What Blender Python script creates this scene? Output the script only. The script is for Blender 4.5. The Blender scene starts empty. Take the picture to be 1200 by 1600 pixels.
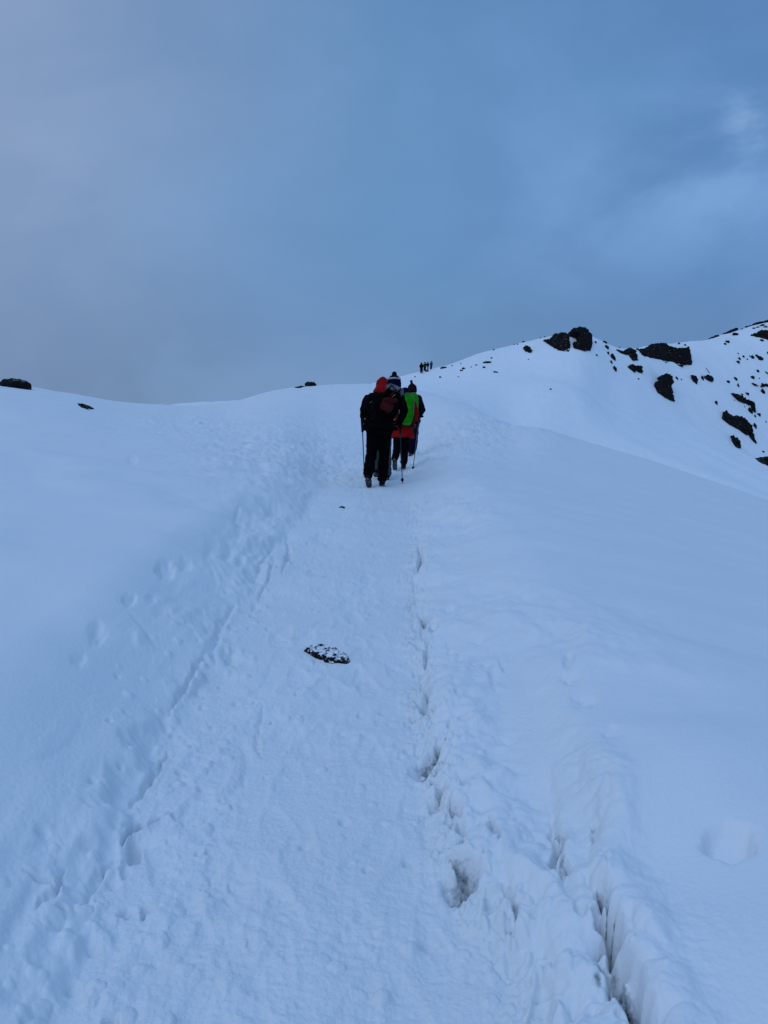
import bpy, bmesh, math, random
import numpy as np
from mathutils import Vector, Matrix, noise as mnoise

# ------------------------------------------------------------------ camera, sky, light
S = bpy.context.scene
COL = S.collection
F = 1155.0            # focal length in photo pixels (photo 1200x1600)
EYE = 1.6
cd = bpy.data.cameras.new('camera'); cam = bpy.data.objects.new('camera', cd); COL.objects.link(cam)
cam.location = (0, 0, EYE); cam.rotation_euler = (math.radians(90), 0, 0)
cd.sensor_fit = 'VERTICAL'; cd.angle = 2*math.atan(800/F); cd.clip_start = 0.05; cd.clip_end = 12000
S.camera = cam
S.render.resolution_x = 768; S.render.resolution_y = 1024
S.view_settings.view_transform = 'Standard'; S.view_settings.look = 'None'
S.view_settings.gamma = 1; S.view_settings.exposure = 0.0

SUN_ELEV, SUN_ROT = math.radians(47), math.radians(208)   # behind and left of the camera, high
sd = bpy.data.lights.new('sun', 'SUN'); so = bpy.data.objects.new('sun', sd); COL.objects.link(so)
sd.energy = 0.63; sd.angle = math.radians(50); sd.color = (0.47, 0.66, 0.98)
sdir = Vector((math.sin(SUN_ROT)*math.cos(SUN_ELEV), math.cos(SUN_ROT)*math.cos(SUN_ELEV), math.sin(SUN_ELEV)))
so.rotation_euler = sdir.to_track_quat('Z', 'Y').to_euler(); so.location = sdir*50

def build_world():
    w = bpy.data.worlds.new('World'); S.world = w; w.use_nodes = True
    nt = w.node_tree; N = nt.nodes; L = nt.links; N.clear()
    def n(t, **k):
        a = N.new(t)
        for q, v in k.items(): setattr(a, q, v)
        return a
    def mth(op, a, b=None, c=None, clamp=False):
        m = n('ShaderNodeMath', operation=op); m.use_clamp = clamp
        for i, v in enumerate((a, b, c)):
            if v is None: continue
            if isinstance(v, (int, float)): m.inputs[i].default_value = v
            else: L.new(v, m.inputs[i])
        return m.outputs[0]
    def mix(f, a, b):
        m = n('ShaderNodeMix', data_type='RGBA')
        if isinstance(f, (int, float)): m.inputs[0].default_value = f
        else: L.new(f, m.inputs[0])
        for i, v in ((6, a), (7, b)):
            if isinstance(v, tuple): m.inputs[i].default_value = (*v, 1)
            else: L.new(v, m.inputs[i])
        return m.outputs[2]
    def smooth(v, a, b):
        m = n('ShaderNodeMapRange', interpolation_type='SMOOTHSTEP'); L.new(v, m.inputs[0])
        m.inputs[1].default_value = a; m.inputs[2].default_value = b
        return m.outputs[0]
    out = n('ShaderNodeOutputWorld')
    sky = n('ShaderNodeTexSky', sky_type='NISHITA'); sky.sun_disc = False
    sky.sun_elevation = SUN_ELEV; sky.sun_rotation = SUN_ROT
    b1 = n('ShaderNodeBackground'); L.new(sky.outputs[0], b1.inputs[0]); b1.inputs[1].default_value = 0.022
    tc = n('ShaderNodeTexCoord'); sep = n('ShaderNodeSeparateXYZ'); L.new(tc.outputs['Generated'], sep.inputs[0])
    x, y, z = sep.outputs
    # cloud deck: direction flattened towards a plane overhead, so that the clouds stretch to the horizon
    mp = n('ShaderNodeMapping'); L.new(tc.outputs['Generated'], mp.inputs[0])
    mp.inputs['Rotation'].default_value = (0, math.radians(35), 0); mp.inputs['Scale'].default_value = (1.0, 1.0, 1.7)
    mp.inputs['Location'].default_value = (3.1, 1.7, 0.4)
    def nz(scale, detail, rough, dist=0.0):
        t = n('ShaderNodeTexNoise'); L.new(mp.outputs[0], t.inputs['Vector'])
        t.inputs['Scale'].default_value = scale; t.inputs['Detail'].default_value = detail
        t.inputs['Roughness'].default_value = rough; t.inputs['Distortion'].default_value = dist
        return t.outputs['Fac']
    big = nz(1.6, 3, .5, .3); fine = nz(4.5, 7, .55, .4); med = nz(2.6, 5, .5, .5)
    xs = mth('ADD', x, mth('MULTIPLY', mth('SUBTRACT', big, .5), .5))
    base = mix(smooth(xs, -.50, .12), SKY['left'], SKY['mid'])
    base = mix(smooth(xs, .02, .50), base, SKY['right'])
    # soft dark band low over the ridge, lighter and greyer in the upper left
    low = mth('SUBTRACT', 1.0, smooth(z, .10, .40))
    base = mix(mth('MULTIPLY', low, .70), base, SKY['low'])
    leftglow = mth('MULTIPLY', smooth(mth('MULTIPLY', x, -1.0), .12, .48), smooth(z, .12, .5))
    base = mix(mth('MULTIPLY', leftglow, .55), base, SKY['glow'])
    dk = mth('MULTIPLY', smooth(mth('SUBTRACT', .36, mth('ABSOLUTE', mth('SUBTRACT', x, .20))), .0, .34), smooth(big, .35, .62))
    dk = mth('MULTIPLY', dk, mth('MULTIPLY', smooth(z, .22, .42), .85))
    base = mix(dk, base, SKY['dark'])
    veil = mth('MULTIPLY', smooth(med, .46, .66), .20)
    base = mix(veil, base, SKY['wisp'])
    veil2 = mth('MULTIPLY', mth('SUBTRACT', 1.0, smooth(med, .34, .50)), .20)
    base = mix(veil2, base, SKY['dark'])
    # light wisps on the right
    band = mth('ABSOLUTE', mth('SUBTRACT', mth('SUBTRACT', z, mth('MULTIPLY', x, .22)), .315))
    wis = mth('MULTIPLY', mth('SUBTRACT', 1.0, smooth(band, .0, .15)), smooth(x, .08, .40))
    wis = mth('MULTIPLY', wis, smooth(fine, .36, .64))
    base = mix(mth('MULTIPLY', wis, .68), base, SKY['wisp'])
    dv = n('ShaderNodeVectorMath', operation='DISTANCE'); L.new(tc.outputs['Generated'], dv.inputs[0])
    sp = Vector((575/F, 1, 612/F)).normalized(); dv.inputs[1].default_value = sp
    spot = mth('SUBTRACT', 1.0, smooth(dv.outputs['Value'], .0, .05))
    base = mix(mth('MULTIPLY', spot, mth('MULTIPLY', smooth(fine, .3, .6), .5)), base, SKY['spot'])
    # low contrast mottling of the deck
    mot = mth('ADD', .93, mth('MULTIPLY', fine, .14))
    mm = n('ShaderNodeMix', data_type='RGBA', blend_type='MULTIPLY'); mm.inputs[0].default_value = 1
    L.new(base, mm.inputs[6]); cc = n('ShaderNodeCombineColor')
    for i in range(3): L.new(mot, cc.inputs[i])
    L.new(cc.outputs[0], mm.inputs[7])
    # the overcast is brighter towards the zenith and behind
    br = mth('ADD', 1.0, mth('MULTIPLY', smooth(z, .58, .95), SKY['zen']))
    b2 = n('ShaderNodeBackground'); L.new(mm.outputs[2], b2.inputs[0]); L.new(br, b2.inputs[1])
    ad = n('ShaderNodeAddShader'); L.new(b1.outputs[0], ad.inputs[0]); L.new(b2.outputs[0], ad.inputs[1])
    L.new(ad.outputs[0], out.inputs[0])

def lin(r, g, b):
    return tuple(((c/255)/12.92 if c/255 < .04045 else ((c/255+.055)/1.055)**2.4) for c in (r, g, b))
SKY = dict(left=lin(120, 142, 176), mid=lin(90, 135, 181), right=lin(78, 124, 178), low=lin(66, 92, 131),
           glow=lin(142, 161, 193), wisp=lin(124, 162, 211), spot=lin(165, 195, 230), dark=lin(80, 118, 164), zen=0.5)
build_world()

# ------------------------------------------------------------------ helpers
def link(o, parent=None):
    COL.objects.link(o)
    if parent is not None: o.parent = parent
    return o
def tag(o, label=None, cat=None, group=None, kind=None):
    if label: o['label'] = label
    if cat: o['category'] = cat
    if group: o['group'] = group
    if kind: o['kind'] = kind
    return o
def npmesh(name, V, Fc, mat, parent=None, smooth=True, link_it=True):
    me = bpy.data.meshes.new(name)
    V = np.asarray(V, dtype=np.float32)
    if isinstance(Fc, np.ndarray):
        nf, k = Fc.shape
        me.vertices.add(len(V)); me.vertices.foreach_set('co', V.ravel())
        me.loops.add(nf*k); me.loops.foreach_set('vertex_index', Fc.astype(np.int32).ravel())
        me.polygons.add(nf); me.polygons.foreach_set('loop_start', np.arange(nf, dtype=np.int32)*k)
        me.update(calc_edges=True)
    else:
        me.from_pydata([tuple(map(float, v)) for v in V], [], Fc); me.update()
    me.polygons.foreach_set('use_smooth', np.full(len(me.polygons), smooth, dtype=bool))
    if mat: me.materials.append(mat)
    o = bpy.data.objects.new(name, me)
    if link_it: link(o, parent)
    return o
def px2(px, py, Y):
    return Vector(((px-600)/F*Y, Y, EYE+(800-py)/F*Y))

# numpy gradient noise ------------------------------------------------
_rs = np.random.RandomState(7)
_perm = _rs.permutation(4096)
_ang = _rs.rand(4096)*2*np.pi
def perlin(x, y, seed=0):
    xi = np.floor(x).astype(np.int64); yi = np.floor(y).astype(np.int64)
    xf = x-xi; yf = y-yi
    def g(ix, iy, fx, fy):
        h = _perm[(_perm[(ix+seed*131) & 4095]+iy*7+seed) & 4095]
        a = _ang[h]
        return np.cos(a)*fx+np.sin(a)*fy
    sx = xf*xf*xf*(xf*(xf*6-15)+10); sy = yf*yf*yf*(yf*(yf*6-15)+10)
    a = g(xi, yi, xf, yf); b = g(xi+1, yi, xf-1, yf); c = g(xi, yi+1, xf, yf-1); d = g(xi+1, yi+1, xf-1, yf-1)
    return ((a*(1-sx)+b*sx)*(1-sy)+(c*(1-sx)+d*sx)*sy)*1.4
def fbm(x, y, seed=0, oct=4, gain=.5):
    s = 0; a = 1
    for k in range(oct):
        s = s+a*perlin(x*2**k+k*17.3, y*2**k-k*9.1, seed+k); a *= gain
    return s
def billow(x, y, seed=0, oct=3, gain=.5):
    s = 0; a = 1
    for k in range(oct):
        s = s+a*(np.abs(perlin(x*2**k+k*17.3, y*2**k-k*9.1, seed+k))*2-.45); a *= gain
    return s
def chunks(x, y, seed=0):
    """rounded lumps of uneven size (cell distance)"""
    xi = np.floor(x).astype(np.int64); yi = np.floor(y).astype(np.int64); h = np.zeros(x.shape)
    for ox in (-1, 0, 1):
        for oy in (-1, 0, 1):
            cx = xi+ox; cy = yi+oy
            k = _perm[(_perm[(cx+seed*91) & 4095]+cy*13+seed) & 4095]
            px_ = cx+.5+.42*np.cos(_ang[k]*3); py_ = cy+.5+.42*np.sin(_ang[k]*5); r = .45+.75*(k/4096.0)
            d = ((x-px_)**2+(y-py_)**2)/(r*r)
            h = np.maximum(h, np.sqrt(np.maximum(0, 1-d))*r)
    return h
def sst(x, a=0.0, b=1.0):
    t = np.clip((x-a)/(b-a), 0, 1); return t*t*(3-2*t)
def bump(x, c, w):
    return np.exp(-((x-c)/w)**2)

# ------------------------------------------------------------------ materials
def newmat(name):
    m = bpy.data.materials.new(name); m.use_nodes = True
    return m, m.node_tree, m.node_tree.nodes['Principled BSDF']
def noise_node(nt, vec, scale, detail=5, rough=.55):
    t = nt.nodes.new('ShaderNodeTexNoise'); nt.links.new(vec, t.inputs['Vector'])
    t.inputs['Scale'].default_value = scale; t.inputs['Detail'].default_value = detail; t.inputs['Roughness'].default_value = rough
    return t.outputs['Fac']
def ramp(nt, f, stops):
    r = nt.nodes.new('ShaderNodeValToRGB'); nt.links.new(f, r.inputs[0])
    e = r.color_ramp.elements
    while len(e) < len(stops): e.new(.5)
    for el, (p, c) in zip(e, stops): el.position = p; el.color = (*c, 1)
    return r.outputs[0]
def snow_mat(name, c1, c2, bumps, rough=.55, grit_shade=False):
    m, nt, b = newmat(name); L = nt.links
    g = nt.nodes.new('ShaderNodeNewGeometry').outputs['Position']
    f = noise_node(nt, g, 1.1, 6, .6)
    col = ramp(nt, f, [(.35, c1), (.68, c2)])
    if grit_shade:      # dark volcanic ground in crevice and few pits; shade painted into other recesses
        at = nt.nodes.new('ShaderNodeAttribute'); at.attribute_name = 'grit_shade'
        n2 = noise_node(nt, g, 38, 6, .65)
        ad = nt.nodes.new('ShaderNodeMath'); ad.operation = 'MULTIPLY_ADD'; L.new(n2, ad.inputs[0]); ad.inputs[1].default_value = 1.6; ad.inputs[2].default_value = -1.3
        a2 = nt.nodes.new('ShaderNodeMath'); a2.operation = 'ADD'; L.new(ad.outputs[0], a2.inputs[0]); L.new(at.outputs['Fac'], a2.inputs[1])
        mr = nt.nodes.new('ShaderNodeMapRange'); L.new(a2.outputs[0], mr.inputs[0]); mr.inputs[1].default_value = -.12; mr.inputs[2].default_value = .55
        mx = nt.nodes.new('ShaderNodeMix'); mx.data_type = 'RGBA'; L.new(mr.outputs[0], mx.inputs[0]); L.new(col, mx.inputs[6]); mx.inputs[7].default_value = (.05, .07, .078, 1)
        col = mx.outputs[2]
    L.new(col, b.inputs['Base Color'])
    b.inputs['Roughness'].default_value = rough; b.inputs['Specular IOR Level'].default_value = .25
    nrm = None
    for sc, dist, st in bumps:
        h = noise_node(nt, g, sc, 4, .6)
        bp = nt.nodes.new('ShaderNodeBump'); bp.inputs['Strength'].default_value = st; bp.inputs['Distance'].default_value = dist
        L.new(h, bp.inputs['Height'])
        if nrm: L.new(nrm, bp.inputs['Normal'])
        nrm = bp.outputs[0]
    L.new(nrm, b.inputs['Normal'])
    return m
M_SNOW = snow_mat('snow', (.79, .81, .82), (.82, .835, .85), [(55, .006, .5), (9, .01, .3)], grit_shade=True)
M_PATH = snow_mat('trodden_snow', (.79, .81, .815), (.83, .845, .855), [(70, .007, .8), (18, .010, .45)], .5, grit_shade=True)
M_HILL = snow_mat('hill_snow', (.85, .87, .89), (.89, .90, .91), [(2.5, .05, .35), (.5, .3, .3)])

def rock_mat(name, amount, thr=(.55, .8), scale=1.0):
    """dark lava with snow lodged on the upward faces and in its pores"""
    m, nt, b = newmat(name); L = nt.links
    geo = nt.nodes.new('ShaderNodeNewGeometry')
    tc = nt.nodes.new('ShaderNodeTexCoord').outputs['Object']
    f = noise_node(nt, tc, 3*scale, 8, .65)
    rockc = ramp(nt, f, [(.3, (.003, .003, .0035)), (.55, (.010, .0085, .0085)), (.78, (.034, .027, .025))])
    sep = nt.nodes.new('ShaderNodeSeparateXYZ'); L.new(geo.outputs['Normal'], sep.inputs[0])
    f2 = noise_node(nt, tc, 5*scale, 4, .6)
    def mth(op, a, c):
        q = nt.nodes.new('ShaderNodeMath'); q.operation = op
        L.new(a, q.inputs[0])
        if isinstance(c, float): q.inputs[1].default_value = c
        else: L.new(c, q.inputs[1])
        return q.outputs[0]
    s = mth('ADD', sep.outputs[2], mth('MULTIPLY', mth('SUBTRACT', f2, .5), 1.8))
    mr = nt.nodes.new('ShaderNodeMapRange'); L.new(s, mr.inputs[0]); mr.inputs[1].default_value = thr[0]; mr.inputs[2].default_value = thr[1]
    fac = mth('MULTIPLY', mr.outputs[0], float(amount))
    mx = nt.nodes.new('ShaderNodeMix'); mx.data_type = 'RGBA'; L.new(fac, mx.inputs[0]); L.new(rockc, mx.inputs[6]); mx.inputs[7].default_value = (.8, .84, .88, 1)
    L.new(mx.outputs[2], b.inputs['Base Color']); b.inputs['Roughness'].default_value = .9
    b.inputs['Specular IOR Level'].default_value = .15
    bp = nt.nodes.new('ShaderNodeBump'); bp.inputs['Strength'].default_value = .9; bp.inputs['Distance'].default_value = .06/scale
    L.new(f2, bp.inputs['Height']); L.new(bp.outputs[0], b.inputs['Normal'])
    return m
M_ROCK = rock_mat('lava_rock', 1.0, (1.0, 1.25), .6)
M_PEB = rock_mat('snowy_rock', 1.0, (.62, .92), 7)

def cloth(name, c, c2=None, scale=9, rough=.85, thr=(.4, .6)):
    m, nt, b = newmat(name); L = nt.links
    tc = nt.nodes.new('ShaderNodeTexCoord').outputs['Object']
    f = noise_node(nt, tc, scale, 5, .6)
    c2 = c2 or tuple(min(1, v*1.35+.001) for v in c)
    L.new(ramp(nt, f, [(thr[0], c), (thr[1], c2)]), b.inputs['Base Color'])
    b.inputs['Roughness'].default_value = rough; b.inputs['Specular IOR Level'].default_value = .02 if max(c) < .02 else .12
    bp = nt.nodes.new('ShaderNodeBump'); bp.inputs['Strength'].default_value = .4; bp.inputs['Distance'].default_value = .02
    L.new(noise_node(nt, tc, 14, 3, .5), bp.inputs['Height']); L.new(bp.outputs[0], b.inputs['Normal'])
    return m
K = dict(
    black=cloth('black_cloth', (.0022, .0022, .003)), black2=cloth('black_fabric', (.0012, .0012, .0016)),
    navy=cloth('navy_cloth', (.004, .004, .013)), navyhat=cloth('navy_knit', (.003, .003, .014), scale=40),
    red=cloth('red_cloth', (.22, .002, .003)), dred=cloth('dark_red_cloth', (.040, .003, .003)),
    orange=cloth('orange_cloth', (.35, .02, .008)),
    green=cloth('green_cloth', (.007, .17, .001)), piping=cloth('grey_piping', (.10, .15, .12)),
    grey=cloth('grey_trousers', (.035, .055, .06)), mottled=cloth('mottled_grey_fabric', (.012, .013, .02), (.17, .17, .20), 26),
    white=cloth('white_knit', (.30, .29, .27), scale=40), pink=cloth('pink_glove', (.35, .02, .09)),
    skin=cloth('skin', (.35, .2, .15)), blue=cloth('blue_cloth', (.008, .05, .12)), brown=cloth('brown_cloth', (.03, .018, .014)),
    strip=cloth('striped_knit', (.006, .003, .006), (.05, .012, .02), 55, thr=(.45, .6)),
    sole=cloth('pale_sole', (.012, .012, .015), (.16, .16, .18), 30), boot=cloth('boot_leather', (.008, .008, .010)), tan=cloth('tan_cloth', (.2, .16, .14)),
    metal=cloth('pole_metal', (.02, .022, .03), rough=.4), dgreen=cloth('dark_grip', (.006, .014, .012)))

# ------------------------------------------------------------------ terrain
# large forms, given per direction (columns named by photo x) as sight-line heights at several distances
PX  = np.array([-500,-100,   0, 100, 200, 290, 350, 420, 480, 560, 600, 650, 700, 740, 775, 805, 840, 900,1000,1100,1200,1500.])
C1  = np.array([ 560, 590, 598, 613, 629, 633, 630, 612, 603, 600, 602, 609, 621, 636, 655, 667, 668, 685, 715, 748, 782, 890.])
YC  = np.array([  34,  34,  33,  32,  34,  38,  41,  42,  42,  41,  40,  37,  33,  30,  27,  25,  24,  24,  23,  21.5,20.5,20.])
G18 = np.array([  .6, .60, .60, .58, .52, .46, .42, .38, .34, .30, .29, .30, .36, .42, .48, .52, .58, .62, .66, .70, .70,.7])
PX2 = np.array([-500, 200, 480, 560, 600, 625, 650, 680, 750, 820, 865, 905, 935, 960,1000,1050,1100,1150,1200,1300,1500.])
C2  = np.array([ 640, 660, 625, 606, 596, 589, 583, 574, 553, 535, 524, 518, 529, 539, 539, 537, 530, 517, 503, 470, 430.])
YS  = np.array([ 110, 110, 112, 112, 112, 112, 112, 114, 116, 118, 118, 118, 120, 124, 130, 140, 148, 155, 160, 170, 180.])
PX3 = np.array([-500, 560, 640, 760, 860, 900, 945,1000,1100,1200,1300,1500.])
CM  = np.array([ 655, 622, 606, 598, 596, 604, 632, 652, 683, 728, 775, 850.])   # faint fold across the hill
# bank edges (photo x, y) -> converted to world on the mean path slope
def plane_pt(px, py):
    Y = EYE/((py-800)/F+.167); return (px-600)/F*Y, Y
def edge(pts):
    a = sorted([plane_pt(*p)[::-1] for p in pts]); a = np.array(a); return a[:, 0], a[:, 1]
E_L = edge([(60,1650),(95,1590),(150,1440),(190,1350),(240,1210),(300,1090),(335,1040),(370,960),(405,900),(440,850),(478,795),(508,755)])
E_R = edge([(648,800),(652,850),(648,900),(660,985),(668,1060),(664,1130),(682,1205),(708,1290),(735,1390),(800,1480),(835,1560),(860,1650)])
E_S = edge([(868,1180),(885,1225),(905,1290),(928,1350),(936,1395),(929,1430),(927,1470),(934,1500),(946,1515),(947,1540),(956,1562),(970,1575),(973,1600),(985,1660)])
E_T = edge([(850,1180),(866,1235),(861,1280),(869,1330),(868,1360),(880,1395),(872,1425),(884,1450),(892,1480),(905,1520),(925,1560),(960,1620)])
def pathZ(Y):
    return np.interp(Y, [-3000, -60, 1.86, 12.2, 15.2, 18, 26], [-420, -10, .31, 1.975, 2.425, 2.92, 4.3])
CY = np.array([-50, 0, 1.86, 4.4, 7.6, 12.2, 15, 18, 21, 24, 28]); CX = np.array([-4, -.25, -.27, -.38, -.27, -.05, .38, .80, 1.9, 3.7, 6.0])
def path_c(Y): return np.interp(Y, CY, CX)

def soft(x, w):   # smooth ramp: 0 for x<0, x for x>>w
    return .5*(x+np.sqrt(x*x+w*w))-.5*w
def near_base(X, Y):
    """path slope plus the broad banks either side"""
    z = pathZ(Y)
    xl = np.interp(Y, *E_L); xr = np.interp(Y, *E_R)
    dl = xl-X; dr = X-xr
    z = z+.27*sst(dl, -.10, .75)+.105*soft(dl-.2, .6)*np.clip(1-.015*Y, .4, 1)
    hr = .26+.0*Y
    z = z+hr*sst(dr, -.1, 1.0)-.215*soft(dr-1.3, 1.0)
    return z

def pchip_eval(Xn, Vn, r):
    """Xn,Vn: (n,m) nodes per column; r: (R,) shared -> (R,m)"""
    n, m = Xn.shape
    h = np.diff(Xn, axis=0); d = np.diff(Vn, axis=0)/h
    D = np.zeros_like(Vn)
    w1 = 2*h[1:]+h[:-1]; w2 = h[1:]+2*h[:-1]
    ok = (d[1:]*d[:-1]) > 0
    den = np.where(ok, w1/np.where(ok, d[:-1], 1)+w2/np.where(ok, d[1:], 1), 1)
    D[1:-1] = np.where(ok, (w1+w2)/den, 0); D[0] = d[0]; D[-1] = d[-1]
    out = np.empty((len(r), m)); ar = np.arange(m)
    for i, rr in enumerate(r):
        k = np.clip((Xn <= rr).sum(axis=0)-1, 0, n-2)
        hh = h[k, ar]; t = np.clip((rr-Xn[k, ar])/hh, 0, 1.0)
        a = Vn[k, ar]; b = Vn[k+1, ar]; da = D[k, ar]*hh; db = D[k+1, ar]*hh
        t2 = t*t; t3 = t2*t
        out[i] = (2*t3-3*t2+1)*a+(t3-2*t2+t)*da+(-2*t3+3*t2)*b+(t3-t2)*db
    return out

def interp_smooth(x, xp, fp):
    """monotone cubic through the table"""
    xp = np.asarray(xp, float); fp = np.asarray(fp, float)
    V = pchip_eval(np.stack([xp], 1), np.stack([fp], 1), np.clip(x, xp[0], xp[-1]))
    return V[:, 0]

TH_D = np.radians(np.linspace(-31, 31, 760))
step = []; a = 31.0; s = .12
while a < 180:
    s = min(s*1.25, 5); a += s
    if a < 179: step.append(a)
step = np.radians(np.array(step))
TH = np.concatenate([-np.pi+np.zeros(1), -step[::-1], TH_D, step])
rn = 739*EYE/np.arange(950, 95, -1.15)
rf = [rn[-1]]
while rf[-1] < 6000:
    rf.append(rf[-1]*(1.009 if rf[-1] < 190 else 1.12))
RR = np.concatenate([[.02, .3, .7, 1.0], rn[rn > 1.1], np.array(rf[1:])])
nR, nT = len(RR), len(TH)

thc = np.clip(TH, -math.radians(42), math.radians(42))
pxc = 600+F*np.tan(thc); cth = np.cos(thc)
vc1 = (800-interp_smooth(pxc, PX, C1))/F; yc = interp_smooth(pxc, PX, YC); g18 = interp_smooth(pxc, PX, G18)
vc2 = (800-interp_smooth(pxc, PX2, C2))/F; ys = interp_smooth(pxc, PX2, YS)
vm = (800-interp_smooth(pxc, PX3, CM))/F
def colnodes():
    Yn, Vn = [], []
    for Y in (11.0, 12.2, 15.2):
        Yn.append(np.full_like(pxc, Y)); Vn.append((near_base(np.tan(thc)*Y, Y)-EYE)/Y)
    # distance nodes further out
    v12 = Vn[1]; mid = g18
    wctr = bump(pxc, 625, 110)
    Vn[2] = v12*(1-wctr)+Vn[2]*wctr+(1-wctr)*(vc1-v12)*mid*.55
    Yn.append(np.full_like(pxc, 18.)); v18 = v12+(vc1-v12)*mid
    Vn.append(v18)
    yb = np.maximum(62, yc*1.65+4) - 10*sst(pxc, 900, 1200)
    hid = .035
    for Y, v in ((yc, vc1), (yc*1.12, vc1-.006), (yc*1.45, vc1-hid), (yb, vc1-.030), (yb+8, np.minimum(vc1+.002, vm-.004)),
                 (yb*.45+ys*.55-8, vm), (yb*.45+ys*.55, vm+.0035), (ys-6, vc2-.004), (ys, vc2), (ys*1.10, vc2-.008), (ys*1.6, vc2-.07),
                 (np.full_like(pxc, 600.), -.12+0*pxc), (np.full_like(pxc, 7000.), -.14+0*pxc)):
        Yn.append(Y+0*pxc); Vn.append(v)
    return np.array(Yn), np.array(Vn)
Yn, Vn = colnodes()
for i in range(1, len(Yn)): Yn[i] = np.maximum(Yn[i], Yn[i-1]+.3)
RRc = RR
# v' over r for every column (r = Y / cos)
far = pchip_eval(Yn/cth, Vn*cth, RR)
TG, RG = np.meshgrid(TH, RR)
X = RG*np.sin(TG); Y = RG*np.cos(TG)
Zfar = EYE+far*RG
Znear = near_base(X, Y)
w = sst(RG, 10.5, 13.5)
Z = Znear*(1-w)+Zfar*w
# behind the viewer the slope simply runs on downhill
wb = sst(np.abs(TG), math.radians(38), math.radians(85))
Zb = pathZ(Y)+.06*np.abs(X)*np.exp(-np.abs(X)/60)-np.maximum(0, X)*.12*np.exp(-np.abs(X)/300)
Z = Z*(1-wb)+Zb*wb
# smooth the coarse form a little across the columns (dense part only)
def smooth_cols(A, k):
    B = A.copy(); c = np.cumsum(np.pad(A, ((0, 0), (k+1, k)), mode='edge'), axis=1)
    B = (c[:, 2*k+1:]-c[:, :-2*k-1])/(2*k+1)
    return B
i0 = np.searchsorted(TH, TH_D[0]); i1 = i0+len(TH_D)
sm = smooth_cols(smooth_cols(Z, 5), 5)
sel = (RG > 13) & (TG > TH_D[12]) & (TG < TH_D[-12])
Z = np.where(sel, sm, Z)
GPX = 600+F*X/np.maximum(Y, .05); GPY = 800-F*(Z-EYE)/np.maximum(Y, .05)
front = (np.abs(TG) < math.radians(60))

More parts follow.
